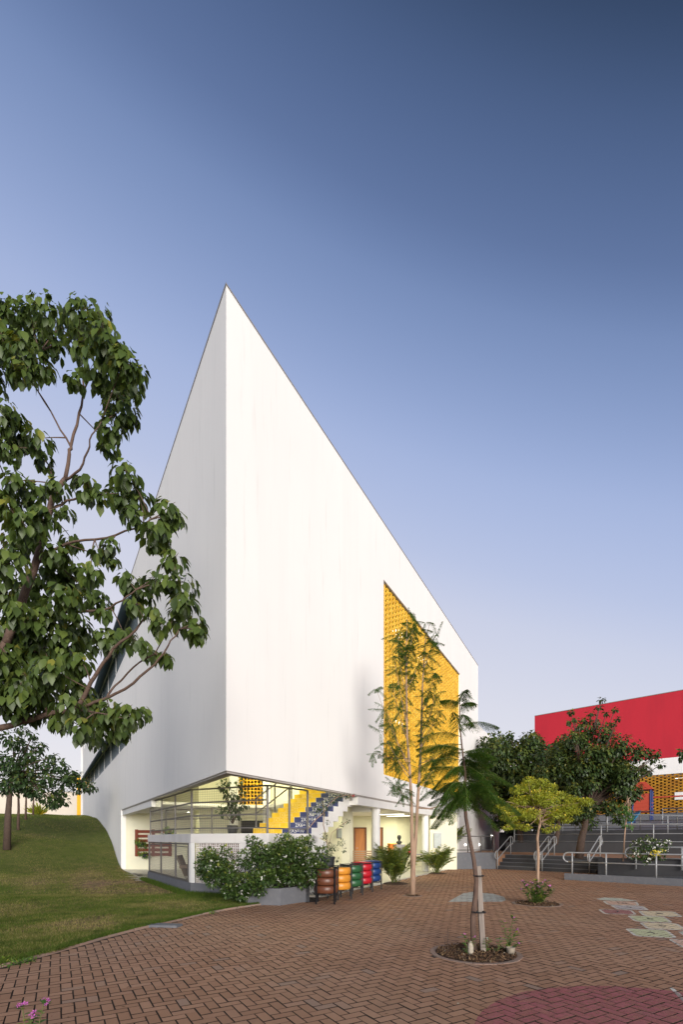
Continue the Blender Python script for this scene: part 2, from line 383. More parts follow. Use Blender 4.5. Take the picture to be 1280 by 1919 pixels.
# longer tufts at the wall foot, curb and lawn edge
n = 9000; tt = RNG.random(n); y = 5.6+tt*6.0; x = curb_x(y)-.02-RNG.random(n)**2*.16
fw = np.stack([RNG.normal(0, .6, n), RNG.normal(0, .6, n), np.ones(n)], 1)
GB.add([(-.5, 0, 0), (.5, 0, 0), (.15, 1, .15)], [(0, 1, 2)], np.stack([x, y, np.full(n, .02)], 1), frames(fw, rdir(n))*np.array([.12, 1, 1])[None, None, :], RNG.uniform(.03, .085, n), RNG.random(n)*.5)
n = 12000; tt = RNG.random(n); seg = [(-4.15, 13.2), (-1.75, 12.0)]; segb = [(-7.2, 17.85), (-4.2, 13.2)]
k1 = RNG.random(n) < .4
x = np.where(k1, -4.15+tt*2.4, -7.3+tt*3.1); y = np.where(k1, 13.2-tt*1.2, 18.0-tt*4.8)
offx = RNG.random(n)*.22; x = x-offx*.6; y = y-offx*.8
fw = np.stack([RNG.normal(0, .5, n), RNG.normal(0, .5, n), np.ones(n)], 1)
GB.add([(-.5, 0, 0), (.5, 0, 0), (.15, 1, .15)], [(0, 1, 2)], np.stack([x, y, np.full(n, .01)], 1), frames(fw, rdir(n))*np.array([.1, 1, 1])[None, None, :], RNG.uniform(.06, .17, n), RNG.random(n)*.45)
gr = GB.build('grass', 'grass'); tag(gr, 'short mown grass covering the sloping lawn', 'grass', kind='stuff')

# curb of edging blocks
cp = [np.array(c) for c in CURB]; dens = []
for a, b in zip(cp[:-1], cp[1:]):
    L_ = np.linalg.norm(b-a); k = max(1, int(round(L_/.05)))
    for i in range(k): dens.append(a+(b-a)*i/k)
dens.append(cp[-1])
curb = bpy.data.objects.new('kerb_edging', None); COL.objects.link(curb); curb['kind'] = 'structure'; ORG[curb.name] = np.zeros(3)
i = 0; step = 12
while i+step < len(dens):
    a = dens[i]; b = dens[i+step]; d = (b-a)/np.linalg.norm(b-a); a2 = a+d*.006; b2 = b-d*.006
    z1 = .03+random.uniform(-.006, .006)
    MB().wall(a2, b2, -.04, z1, .065).build('edging_block', 'curb', curb, bevel=.006); i += step

# herringbone pavers
E1 = np.array([-.5063, .8624]); E2 = np.array([.8624, .5063]); PW = .105; GAP = .0088
O_ = np.array([0, 4.0]); DISCS = [(G(891, 1785)[:2], .535), (G(1007, 1692.5)[:2], .50), (G(773, 1677.5)[:2], .20)]
TER = np.array([8.37, 18.2])                      # start of the ramp kerb
def paved(c):
    x, y = c[:, 0], c[:, 1]
    ok = (y > 3.2) & (y < 26.5) & (x < .74*y+2.5) & (x > -.72*y-1.6)
    ok &= x > np.where(y < 11.72, np.interp(y, cy, cx)+.03, -1.75)
    vx, vy = x-P0[0], y-P0[1]; q2 = vx*N2[0]+vy*N2[1]; t2 = vx*U2[0]+vy*U2[1]
    ok &= ~((q2 < .32) & (t2 > 3.6))
    ok &= ~((x < -.60) & (y > 11.7))
    for c0, r in DISCS: ok &= (x-c0[0])**2+(y-c0[1])**2 > (r+.02)**2
    w = (x-7.8)*N3[0]+(y-24.4)*N3[1]; ok &= (w < .05) & ~((y > 24.45) & (x < 7.9))
    wx, wy = x-TER[0], y-TER[1]; ok &= ~((wx*N3[0]+wy*N3[1] > -.03) & (wx*U3[0]+wy*U3[1] > -.05))
    return ok
A = int(40/PW); I, J = np.meshgrid(np.arange(-A, A), np.arange(-A, A), indexing='ij')
I = I.ravel(); J = J.ravel(); cls = (I-J) % 4
hb = cls == 0; vb = cls == 3
c = np.concatenate([np.stack([I[hb]+1.0, J[hb]+.5], 1), np.stack([I[vb]+.5, J[vb]+1.0], 1)])
ori = np.concatenate([np.zeros(hb.sum()), np.ones(vb.sum())])
ctr = O_+PW*(c[:, :1]*E2+c[:, 1:]*E1)
m_ = paved(ctr); ctr = ctr[m_]; ori = ori[m_]
def inframe(c): return (np.abs(c[:, 0]/c[:, 1]) < .715) & (c[:, 1] > 4.03)
order = np.argsort(np.where(inframe(ctr), ctr[:, 1], 1e3)); ctr = ctr[order]; ori = ori[order]
hl, hw = PW-GAP/2, PW/2-GAP/2; bvv = .0022
PV = [(x*(hl-b), y*(hw-b), z) for b, z in ((0, -.03), (0, -.0028), (bvv, 0)) for x, y in ((-1, -1), (1, -1), (1, 1), (-1, 1))]
PF = [(8, 9, 10, 11)]+[(a+4*l, (a+1) % 4+4*l, (a+1) % 4+4*(l+1), a+4*(l+1)) for l in range(2) for a in range(4)]
NP = len(ctr)
ang = np.where(ori == 0, math.atan2(E2[1], E2[0]), math.atan2(E1[1], E1[0]))+RNG.normal(0, .010, NP)
zo = RNG.normal(0, .0012, NP); tx = RNG.normal(0, .006, NP); ty = RNG.normal(0, .006, NP)
jit = RNG.normal(0, .0011, (NP, 2)); ctr = ctr+jit
Rp = np.zeros((NP, 3, 3)); ca, sa = np.cos(ang), np.sin(ang)
Rp[:, 0, 0] = ca; Rp[:, 1, 0] = sa; Rp[:, 0, 1] = -sa; Rp[:, 1, 1] = ca; Rp[:, 2, 0] = tx; Rp[:, 2, 1] = ty; Rp[:, 2, 2] = 1
pos = np.concatenate([ctr, zo[:, None]], 1)
pav = bpy.data.objects.new('pavement', None); COL.objects.link(pav); pav['kind'] = 'structure'; ORG[pav.name] = np.zeros(3)
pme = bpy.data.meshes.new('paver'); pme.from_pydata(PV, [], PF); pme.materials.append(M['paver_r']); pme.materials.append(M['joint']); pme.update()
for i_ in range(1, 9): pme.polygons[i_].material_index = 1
from mathutils import Matrix, Vector
NI = 300
for k in range(NI):
    o = link('paver', pme, pav); mt = Matrix(Rp[k].tolist()).to_4x4(); mt.translation = Vector(pos[k]); o.matrix_local = mt
PB = Batch(); near = ctr[NI:, 1] < 16
pr_ = np.arange(NI, NP)
PB.add(PV, PF, pos[pr_], Rp[pr_], 1.0, RNG.random(len(pr_)))
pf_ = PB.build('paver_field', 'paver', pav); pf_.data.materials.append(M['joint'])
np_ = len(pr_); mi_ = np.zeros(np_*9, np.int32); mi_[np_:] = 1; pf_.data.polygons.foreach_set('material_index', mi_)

# paint on the pavers, clipped to circle or cell and to each paver
def clip(poly, C):
    outp = poly
    for i in range(len(C)):
        a, b = C[i], C[(i+1) % len(C)]; inp = outp; outp = []
        if not inp: return []
        def side(p): return (b[0]-a[0])*(p[1]-a[1])-(b[1]-a[1])*(p[0]-a[0])
        for j in range(len(inp)):
            p, q = inp[j-1], inp[j]; sp, sq = side(p), side(q)
            if (sp < 0) != (sq < 0):
                t = sp/(sp-sq); outp.append((p[0]+(q[0]-p[0])*t, p[1]+(q[1]-p[1])*t))
            if sq >= 0: outp.append(q)
    return outp
def ccw(p):
    a = sum(p[i][0]*p[(i+1) % len(p)][1]-p[(i+1) % len(p)][0]*p[i][1] for i in range(len(p))); return p if a > 0 else p[::-1]
def painted(name, shape, m, label, cat, group=None, dz=.0015, parent=None):
    shape = ccw([tuple(s[:2]) for s in shape]); cc = np.mean(shape, 0); rad = max(np.linalg.norm(np.array(s)-cc) for s in shape)+.2
    idx = np.where(np.linalg.norm(ctr-cc, axis=1) < rad)[0]; b = MB()
    for k in idx:
        q = []
        for x, y in ((-1, -1), (1, -1), (1, 1), (-1, 1)):
            lx, ly = x*(hl-bvv), y*(hw-bvv); q.append((pos[k, 0]+Rp[k, 0, 0]*lx+Rp[k, 0, 1]*ly, pos[k, 1]+Rp[k, 1, 0]*lx+Rp[k, 1, 1]*ly))
        r_ = clip(q, shape)
        if len(r_) > 2:
            b.poly([(px, py, pos[k, 2]+tx[k]*((px-pos[k, 0])*Rp[k, 0, 0]+(py-pos[k, 1])*Rp[k, 1, 0])+ty[k]*((px-pos[k, 0])*Rp[k, 0, 1]+(py-pos[k, 1])*Rp[k, 1, 1])+dz) for px, py in r_])
    o = b.build(name, m, parent)
    if parent is None: tag(o, label, cat, group)
    return o
pc = G(1120, 1930)[:2]
cpx = G(880, 1919)[:2]
# circle through the measured outline points
pts3 = [np.array(G(*p)[:2]) for p in ((905, 1893), (1010, 1853), (1185, 1849))]
(ax, ay), (bx_, by_), (cx_, cy_) = pts3
D_ = 2*(ax*(by_-cy_)+bx_*(cy_-ay)+cx_*(ay-by_))
ux = ((ax*ax+ay*ay)*(by_-cy_)+(bx_*bx_+by_*by_)*(cy_-ay)+(cx_*cx_+cy_*cy_)*(ay-by_))/D_
uy = ((ax*ax+ay*ay)*(cx_-bx_)+(bx_*bx_+by_*by_)*(ax-cx_)+(cx_*cx_+cy_*cy_)*(bx_-ax))/D_
rr = math.hypot(ax-ux, ay-uy); print('pink circle', ux, uy, rr)
painted('painted_circle', [(ux+rr*math.cos(a), uy+rr*math.sin(a)) for a in np.linspace(0, 2*math.pi, 60)[:-1]], 'pink', 'large faded pink painted disc on the brick paving in the foreground', 'painted marking')
painted('painted_patch', [G(*p) for p in ((840, 1689), (868, 1673), (885, 1670.5), (925, 1674), (945, 1680), (948, 1686), (940, 1689))], 'paintgrey', 'pale grey painted fan shape on the paving behind the staked tree', 'painted marking')
painted('painted_line', [G(*p) for p in ((1254, 1849), (1262, 1850), (1295, 1880), (1295, 1892))], 'chalkwhite', 'white painted stripe at the right end of the pink disc', 'painted marking')
HC = [('mint', [(333, 137), (420, 122), (600, 130), (808, 162), (600, 160), (380, 150)], '', 'pale green painted arch at the far end of the hopscotch'),
      ('salmon', [(398, 158), (780, 170), (808, 212), (460, 202)], '10', 'salmon hopscotch square numbered 10'),
      ('lilac', [(480, 204), (850, 215), (915, 262), (560, 250)], '9', 'greyish lilac hopscotch square numbered 9'),
      ('rose', [(350, 250), (720, 258), (780, 310), (420, 300)], '7', 'dull rose hopscotch square numbered 7 at the left'),
      ('sand', [(785, 266), (1180, 275), (1290, 334), (850, 324)], '8', 'sandy hopscotch square numbered 8 at the right'),
      ('lime', [(665, 318), (1080, 332), (1175, 397), (760, 384)], '6', 'lime green hopscotch square numbered 6'),
      ('sand', [(795, 390), (1210, 403), (1340, 480), (890, 463)], '5', 'sandy hopscotch square numbered 5'),
      ('lime', [(640, 458), (1105, 474), (1225, 565), (760, 545)], '4', 'near lime green hopscotch square numbered 4'),
      ('mint', [(1215, 490), (1500, 500), (1600, 545), (1300, 545)], '', 'whitish hopscotch square cut by the right edge of the view'),
      ('salmon', [(1110, 575), (1500, 592), (1700, 690), (1280, 672)], '', 'nearest salmon hopscotch square cut by the right edge of the view')]
def pxz(p): return (1060+p[0]/5.818, 1660+p[1]/5.818)
def text_mesh(txt, size, depth=.001):
    cu = bpy.data.curves.new('t', 'FONT'); cu.body = txt; cu.size = size; cu.align_x = 'CENTER'; cu.align_y = 'CENTER'; cu.extrude = depth; cu.resolution_u = 2
    o = bpy.data.objects.new('t', cu); COL.objects.link(o); bpy.context.view_layer.update()
    me = bpy.data.meshes.new_from_object(o.evaluated_get(bpy.context.evaluated_depsgraph_get()))
    bpy.data.objects.remove(o); me.materials.clear(); return me
for mt_, q, num, lab in HC:
    w = [G(*pxz(p))[:2] for p in q]; cc = np.mean(w, 0)
    def rnd(w, f):
        o = []; n = len(w)
        for i in range(n):
            a, b, c2 = w[i-1], w[i], w[(i+1) % n]
            o += [b+(a-b)*f, b+(a-b)*f*.3+(c2-b)*f*.3, b+(c2-b)*f]
        return o
    big = rnd(w, .14) if len(w) == 4 else w
    root = thing('hopscotch_square', lab, 'hopscotch square', (cc[0], cc[1], 0), 'painted hopscotch squares')
    painted('border', big, 'chalkwhite', '', '', parent=root, dz=.0015)
    painted('fill', [cc+(p-cc)*.86 for p in big], 'paint_'+mt_, '', '', parent=root, dz=.0028)
    if num:
        me = text_mesh(num, .26, .0004); me.materials.append(M['ink']); o = link('number', me, root)
        dd = w[1]-w[0]; dd = -dd if dd[0] < 0 else dd
        o.rotation_euler = (0, 0, math.atan2(dd[1], dd[0])); o.location = (0, 0, .006)

# tree beds
def rough_disc(c, r, z, amp=.03, n=40, rings=7, hump=.03):
    b = MB(); b.v.append((c[0], c[1], z+hump))
    for k in range(1, rings+1):
        for i in range(n):
            a = 2*math.pi*i/n; rr_ = r*k/rings; b.v.append((c[0]+rr_*math.cos(a), c[1]+rr_*math.sin(a), z+hump*(1-(k/rings)**2)+(random.uniform(-amp, amp)*.5 if k < rings else -.01)))
    for i in range(n): b.f.append((0, 1+i, 1+(i+1) % n))
    for k in range(rings-1):
        for i in range(n): a = 1+k*n+i; a2 = 1+k*n+(i+1) % n; b.f.append((a, a+n, a2+n, a2))
    return b
def tree_bed(idx, label, litter=1400):
    c0, r = DISCS[idx]
    t = thing('tree_bed', label, 'tree bed', (c0[0], c0[1], 0))
    rough_disc(c0, r, -.012).build('soil', 'soil', t, smooth=True)
    mbk = MB(); n = 30
    for k in range(n):
        a0 = 2*math.pi*k/n; a1 = 2*math.pi*(k+.95)/n
        mbk.prism([(c0[0]+rr_*math.cos(a), c0[1]+rr_*math.sin(a)) for rr_, a in ((r+.07, a0), (r+.07, a1), (r+.0, a1), (r+.0, a0))], -.03, random.uniform(.004, .008))
    mbk.build('mortar_collar', 'curb', t)
    B = Batch(); n = litter; a = RNG.random(n)*6.283; q = np.sqrt(RNG.random(n))*r*.96
    fw = rdir(n); fw[:, 2] *= .35
    B.add(SLEAF_V, SLEAF_F, np.stack([c0[0]+q*np.cos(a), c0[1]+q*np.sin(a), .012+.02*RNG.random(n)], 1), frames(fw, rdir(n)), RNG.uniform(.015, .05, n), RNG.random(n))
    B.build('leaf_litter', LIT, t)
M['litterleaf'] = mat('litterleaf', (.1, .05, .03), .8, tint=[(0, (.05, .025, .015)), (.6, (.13, .07, .035)), (.95, (.25, .16, .08)), (1, (.5, .45, .35))])
LIT = 'litterleaf'
tree_bed(0, 'round soil bed with leaf litter at the foot of the staked tree in the foreground', 2600)
tree_bed(1, 'round soil bed with purple flowers under the lime green tree', 1200)
tree_bed(2, 'small dirt hole at the foot of the slender twin trunk tree', 150)
# stray litter on the paving
LB = Batch(); n = 260; y = RNG.uniform(4, 16, n); x = RNG.uniform(-.6, .7, n)*y
okp = paved(np.stack([x, y], 1)); x = x[okp]; y = y[okp]; n = len(x); fw = rdir(n); fw[:, 2] *= .1
LB.add(SLEAF_V, SLEAF_F, np.stack([x, y, np.full(n, .006)], 1), frames(fw, np.tile([0, 0, 1.], (n, 1))), RNG.uniform(.01, .045, n), RNG.random(n))
lo = LB.build('fallen_leaves', 'litterleaf'); tag(lo, 'dry fallen leaves scattered over the brick paving', 'leaves', kind='stuff')
#__PART2__
# ------------------------------------------------------------------ the main building
B0 = thing('school_building', 'tall white wedge shaped school building with sharp corner and yellow brick screen', 'building', (P0[0], P0[1], 0))
TH = .22
def isect(p, d, q, e):
    t = np.linalg.solve(np.array([[d[0], -e[0]], [d[1], -e[1]]]), q-p)[0]; return p+d*t
PI_ = isect(LW(0, -TH), U1, RW(0, -TH), U2)
T1, T2 = 44.0, 24.5; S0, S1 = 8.39, 19.64; SZ0, SZ1 = 3.83, 10.79
w = MB()
w.prism([P0, RW(S0), RW(S0, -TH), PI_], ZB, ZT)
w.prism([RW(S0), RW(S1), RW(S1, -TH), RW(S0, -TH)], ZB, SZ0)
w.prism([RW(S0), RW(S1), RW(S1, -TH), RW(S0, -TH)], SZ1, ZT)
w.prism([RW(S1), RW(T2), RW(T2, -TH), RW(S1, -TH)], ZB, ZT)
w.prism([RW(19.4), RW(T2), RW(T2, -TH), RW(19.4, -TH)], 0, ZB)
w.build('right_wall', 'plaster', B0)
RIB = [(5.78, 6.95), (10.0, 11.3)]; R0, R1 = 11.0, 42.2
w = MB()
w.prism([P0, PI_, LW(R0, -TH), LW(R0)], ZB, ZT)
zs = [ZB, 5.78, 6.95, 10.0, 11.3, ZT]
w.prism([LW(R0), LW(13.3), LW(13.3, -TH), LW(R0, -TH)], 5.78, 6.95)
for a, b in ((0, 1), (2, 3), (4, 5)): w.prism([LW(R0), LW(R1), LW(R1, -TH), LW(R0, -TH)], zs[a], zs[b])
w.prism([LW(R1), LW(T1), LW(T1, -TH), LW(R1, -TH)], ZB, ZT)
w.prism([LW(15.95), LW(T1), LW(T1, -TH), LW(15.95, -TH)], -.1, ZB)
w.build('left_wall', 'plaster', B0)
back = MB(); back.wall(RW(T2, -.001), LW(T1, -.001), 0, ZT-.01, .2, side=-U2); back.build('rear_wall', 'plaster', B0)
rf = MB(); rf.prism([PI_, RW(T2, -TH), LW(T1, -TH)], ZT-.5, ZT-.3); rf.build('roof', 'concrete', B0)
fl = MB()
fl.prism([P0+np.array([0, -.02]), RW(T2, .015), RW(T2, -TH-.02), PI_], ZT+.001, ZT+.035)
fl.prism([P0+np.array([0, -.02]), PI_, LW(T1, -TH-.02), LW(T1, .015)], ZT+.001, ZT+.05)
fl.build('roof_flashing', 'flash', B0)
# drip edge / soffit beam under the walls
sf = MB()
c03 = isect(LW(0, -.03), U1, RW(0, -.03), U2); c24 = isect(LW(0, -.24), U1, RW(0, -.24), U2)
sf.prism([c03, c24, LW(15.95, -.24), LW(15.95, -.03)], ZB-.045, ZB-.002)
sf.prism([c03, RW(19.4, -.03), RW(19.4, -.24), c24], ZB-.045, ZB-.002)
sf.build('soffit_beam', 'soffit', B0)
# ribbon windows with their sloping awnings
for (z0, z1) in RIB:
    t = R0 if z0 > 8 else 13.3; k = 0
    while t < R1-.2:
        t1 = min(t+3.6, R1)
        wn = MB()
        for a, b in ((t, t+.05), (t1-.05, t1)): wn.prism([LW(a, -.02), LW(b, -.02), LW(b, -.13), LW(a, -.13)], z0, z1)
        wn.prism([LW(t+.05, -.06), LW(t1-.05, -.06), LW(t1-.05, -.13), LW(t+.05, -.13)], z0, z0+.05)
        wn.prism([LW(t+.05, -.06), LW(t1-.05, -.06), LW(t1-.05, -.13), LW(t+.05, -.13)], z1-.05, z1)
        f = wn.build('window', 'paint', B0)
        MB().prism([LW(t+.05, -.03), LW(t1-.05, -.03), LW(t1-.05, -.04), LW(t+.05, -.04)], z0+.05, z1-.05).build('pane', 'winglass', f)
        aw = MB(); a0, a1 = LW(t+.01, .0), LW(t1-.01, .0); o0, o1 = LW(t+.01, .55), LW(t1-.01, .55)
        zt = z1+.12; zo = z1-.42
        n = len(aw.v)
        aw.v += [(*a0, zt), (*a1, zt), (*o1, zo), (*o0, zo), (*a0, zt-.05), (*a1, zt-.05), (*o1, zo-.05), (*o0, zo-.05)]
        aw.f += [tuple(n+i for i in q) for q in ((0, 1, 2, 3), (7, 6, 5, 4), (0, 4, 5, 1), (1, 5, 6, 2), (2, 6, 7, 3), (3, 7, 4, 0))]
        aw.build('awning_panel', 'awning', B0)
        t = t1
# pilasters beside the windows are the wall itself; inner mass so that the windows do not look through
MB().prism([LW(R0+1, -1.0), LW(R1, -1.0), LW(R1, -1.1), LW(R0+1, -1.1)], 4, 12.2).build('corridor_wall', 'cream', B0)

# yellow screen of staggered solid bricks
scr = bpy.data.objects.new('brick_screen', None); COL.objects.link(scr); scr.parent = B0; ORG[scr.name] = ORG[B0.name]
BL, BH, BG, BD = .200, .070, .140, .045
bme = bpy.data.meshes.new('brick')
bme.from_pydata([(x*BL, y*BD, z*BH) for x, y, z in BOX_V], [], [f for f in BOX_F]); bme.materials.append(M['ybrick_r'])
PITCH = BL+BG; CO = (SZ1-SZ0)/80
ang2 = math.atan2(U2[1], U2[0]); blist = []
for r_ in range(80):
    z = SZ0+CO*r_
    t = S0+.0+(PITCH/2 if r_ % 2 else 0)+BL/2-(.12 if r_ % 2 == 0 else 0)
    while t < S1-.05:
        blist.append((t, z)); t += PITCH
ca, sa = math.cos(ang2), math.sin(ang2)
def brick_pos(t, z): q = RW(t, -.10); return (q[0], q[1], z)
bl_sorted = sorted(blist, key=lambda b: (b[0]-S0)*1.0+abs(b[1]-4.5)*.25)
for t, z in bl_sorted[:300]:
    o = link('brick', bme, scr); p = brick_pos(t, z); o.location = (p[0]-P0[0], p[1]-P0[1], p[2]); o.rotation_euler = (0, 0, ang2+random.gauss(0, .006))
rest = bl_sorted[300:]; n = len(rest)
Rb = np.tile(np.array([[ca, -sa, 0], [sa, ca, 0], [0, 0, 1]]), (n, 1, 1)); YB = Batch()
YB.add([(x*BL, y*BD, z*BH) for x, y, z in BOX_V], BOX_F, np.array([brick_pos(t, z) for t, z in rest]), Rb, 1.0, RNG.random(n))
YB.build('brick_field', 'ybrick', scr)
cj = MB()                                          # mortar pads between courses, top steel
for t, z in blist:
    if z > SZ0+.01: 
        q = RW(t-BL/2+.03, -.10)
        cj.box((q[0], q[1], z-(CO-BH)), .03, .045, CO-BH, ang2); q = RW(t+BL/2-.03, -.10); cj.box((q[0], q[1], z-(CO-BH)), .03, .045, CO-BH, ang2)
cj.build('mortar', 'yellow', scr, kind='stuff')
MB().prism([RW(S0, -.04), RW(S1, -.04), RW(S1, -.16), RW(S0, -.16)], SZ1-.03, SZ1-.001).build('lintel', 'flash', scr)
# corridor behind the screen
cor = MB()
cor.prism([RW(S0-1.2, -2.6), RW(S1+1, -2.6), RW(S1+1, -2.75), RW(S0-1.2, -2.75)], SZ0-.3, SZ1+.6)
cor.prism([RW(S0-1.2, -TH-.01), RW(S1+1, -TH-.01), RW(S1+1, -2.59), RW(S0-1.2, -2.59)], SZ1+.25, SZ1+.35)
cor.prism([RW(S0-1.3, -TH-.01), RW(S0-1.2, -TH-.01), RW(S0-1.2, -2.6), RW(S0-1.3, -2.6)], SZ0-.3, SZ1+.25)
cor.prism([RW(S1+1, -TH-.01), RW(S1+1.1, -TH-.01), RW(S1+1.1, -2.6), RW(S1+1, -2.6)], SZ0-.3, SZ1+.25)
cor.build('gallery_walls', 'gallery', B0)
for zf in (3.4, 7.2):
    MB().prism([RW(S0-1.2, -TH-.02), RW(S1+1, -TH-.02), RW(S1+1, -2.58), RW(S0-1.2, -2.58)], zf-.25, zf).build('gallery_floor', 'floor', B0)
def lamp(loc, sx, sy, energy, ang, rot=(0, 0, 0), col=(1, .975, .66)):
    l = bpy.data.lights.new('ceiling_lamp', 'AREA'); l.shape = 'RECTANGLE'; l.size = sx; l.size_y = sy; l.energy = energy; l.color = col
    o = bpy.data.objects.new('ceiling_lamp', l); COL.objects.link(o); o.location = loc; o.rotation_euler = (rot[0], rot[1], ang); return o
def ceiling_light(loc, sx, sy, energy, ang, where):
    t = thing('ceiling_light', where, 'ceiling light', loc, 'ceiling lights')
    MB().box((loc[0], loc[1], loc[2]-.05), sx+.06, sy+.06, .05, ang).build('housing', 'paint', t)
    MB().box((loc[0], loc[1], loc[2]-.062), sx, sy, .011, ang).build('diffuser', 'light', t)
    lamp((loc[0], loc[1], loc[2]-.08), sx, sy, energy, ang)
for zc, ww in ((6.93, 'lower'), (SZ1+.24, 'upper')):
    for j, t in enumerate((10.2, 13.5, 17.0)):
        q = RW(t, -1.3); ceiling_light((q[0], q[1], zc), 1.2, .3, 9, ang2, 'glowing ceiling light behind the yellow brick screen, %s floor, %s' % (ww, ('nearest the sharp corner', 'middle of the row', 'farthest from the corner')[j]))

# ---------------- undercroft
fp = MB(); fp.prism([RW(3.4, .30), RW(19.4, .30), RW(19.4, -14), np.array([-11.5, 24.2]), LW(15.8, -.05), LW(9.5, -.05), LW(4.5, -.25)], -.05, .035)
fp.build('floor_slab', 'floor', B0)
# slab over the ground floor
up = MB(); up.prism([RW(6.35, -.25), RW(T2-.3, -.25), RW(T2-.3, -14), LW(26, -.25), LW(8.4, -.25), np.array([-4.6, 18.6])+np.array([.0, 0]), np.array([-2.9, 19.2]), RW(6.35, -2.9)], 2.76, 2.86)
up.build('upper_floor', 'paint', B0)
bm = MB()
bm.prism([RW(6.35, -.05), RW(19.4, -.05), RW(19.4, -.42), RW(6.35, -.42)], 2.62, 2.88)
bm.build('edge_beam', 'paint', B0); bm = MB()
bm.prism([LW(8.4, -.05), LW(15.95, -.05), LW(15.95, -.42), LW(8.4, -.42)], 2.66, 2.88)
bm.build('edge_beam', 'paint', B0)
q0 = RW(8.25, -.42); q1 = q0-N2*3.2
MB().wall(q0-U2*.13, q1-U2*.13, 2.50, 2.755, .26, side=U2).build('cross_beam', 'paint', B0)
for t in (8.25, 14.0):
    q = RW(t, -.24); MB().lathe((q[0], q[1], 0), [(.15, .03), (.15, 2.625)], 28).build('column', 'paint', B0, smooth=True)
q = P(651, 1600, 17.6); MB().box((q[0], q[1], .03), .30, .30, 2.735, ang2).build('column', 'cream', B0)
# void ceiling and walls (lit, seen under the sharp corner)
vz = 5.6
MB().prism([PI_, RW(7.0, -.25), RW(7.0, -6), np.array([-4.0, 20.5]), LW(9.6, -.3)], vz, vz+.15).build('hall_ceiling', 'paint', B0)
lin = MB(); lin.prism([LW(.6, -.225), LW(15.9, -.225), LW(15.9, -.27), LW(.6, -.27)], ZB, vz); lin.build('lining', 'cream', B0)
lin = MB(); lin.prism([RW(.6, -.225), RW(7.0, -.225), RW(7.0, -.27), RW(.6, -.27)], ZB, vz); lin.build('lining', 'cream', B0)
bw = MB(); yb = 23.6
bw.wall((-10.62, yb), (-6.2, yb), 0, 2.77, .2, side=(0, 1))
bw.wall((-6.2, yb), (-6.2, 20.4), 0, 2.77, .2, side=(-1, 0))
bw.wall((-6.0, 20.4), (-4.35, 20.4), 0, vz, .2, side=(0, 1))
bw.wall((-4.35, 20.4), (-3.20, 20.4), 2.30, 2.95, .2, side=(0, 1))
bw.wall((-3.20, 20.4), (.05, 20.4), 0, vz, .2, side=(0, 1))
bw.wall((-10.45, yb-.1), (-6.0, 20.35), 2.87, vz, .2, side=(0, 1))
bw.build('hall_wall', 'cream', B0)
MB().box((-3.1, 20.15, .03), .30, .30, vz-.05).build('column', 'paint', B0)
MB().box((-4.45, 20.1, .03), .34, .34, vz-.05).build('column', 'paint', B0)
MB().wall((-4.35, 20.9), (-3.2, 20.9), 0, 2.3, .1).build('opening_shade_sheet', 'black', B0)  # black sheet painted for the darkness of the void behind the opening
# little yellow pierced screen above the opening
ps = bpy.data.objects.new('pierced_screen', None); COL.objects.link(ps); ps.parent = B0; ORG[ps.name] = ORG[B0.name]
cb = MB(); x0 = -4.28
for i in range(8): cb.box((x0+i*.145, 20.45, 2.95), .04, .12, 1.5)
for j in range(11): cb.box((x0+.507, 20.45, 2.95+j*.145), 1.05, .115, .04)
cb.build('screen_grid', 'yellow', ps)
# wall behind the benches with two doors, then the turn
dw = MB(); yd = 26.3; XD = P(744, 1570, yd)[0]
dl = [(P(663, 0, yd)[0], P(687, 0, yd)[0]), (P(697, 0, yd)[0], P(718, 0, yd)[0])]
xs = [.05, dl[0][0], dl[0][1], dl[1][0], dl[1][1], XD]
for a, b in ((0, 1), (2, 3), (4, 5)): dw.wall((xs[a], yd), (xs[b], yd), .03, 2.77, .2)
for a, b in dl: dw.wall((a, yd), (b, yd), 2.14, 2.77, .2)
e_ = RW(19.35, -.45)
dw.wall((XD, yd), (e_[0], e_[1]), .03, 2.77, .2, side=(0, 1))
dw.wall((.05, yd), (.05, 20.6), .03, 2.77, .2, side=(-1, 0))
dw.build('lobby_wall', 'cream', B0)
for k, (a, b) in enumerate(dl):
    fr = MB(); fr.box((a+.035, yd, .03), .07, .14, 2.11); fr.box((b-.035, yd, .03), .07, .14, 2.11); fr.box(((a+b)/2, yd, 2.07), b-a-.14, .14, .07)
    d = fr.build('door_frame', 'doordark', B0)
    MB().box(((a+b)/2, yd+.02, .04), b-a-.15, .04, 2.03).build('door_leaf', 'doorwood', d)
    MB().bar((a+.12, yd-.03, 1.02), (a+.24, yd-.03, 1.02), .02).build('handle', 'steel', d)
# lights under the slab
for k, (tt, qq, e) in enumerate(((10.5, -1.7, 48), (14.2, -2.0, 48), (16.0, -2.3, 34), (9.5, -5.0, 60), (13.0, -5.5, 48))):
    q = RW(tt, qq); ceiling_light((q[0], q[1], 2.755), 1.25, .28, e, ang2+math.pi/2, 'flush fluorescent light under the entrance slab, %s' % ('first past the near column', 'between the two round columns', 'beyond the far round column', 'deep in above the benches', 'deep in before the doors')[k])
for k, (x, y, z, e) in enumerate(((-3.9, 15.6, vz-.01, 150), (-2.4, 18.3, vz-.01, 150), (-6.2, 21.6, 2.755, 40))):
    ceiling_light((x, y, z), 1.3, .4, e, .4, 'bright light on the stair hall ceiling, %s' % ('over the deck', 'over the back wall', 'low over the back passage')[k])

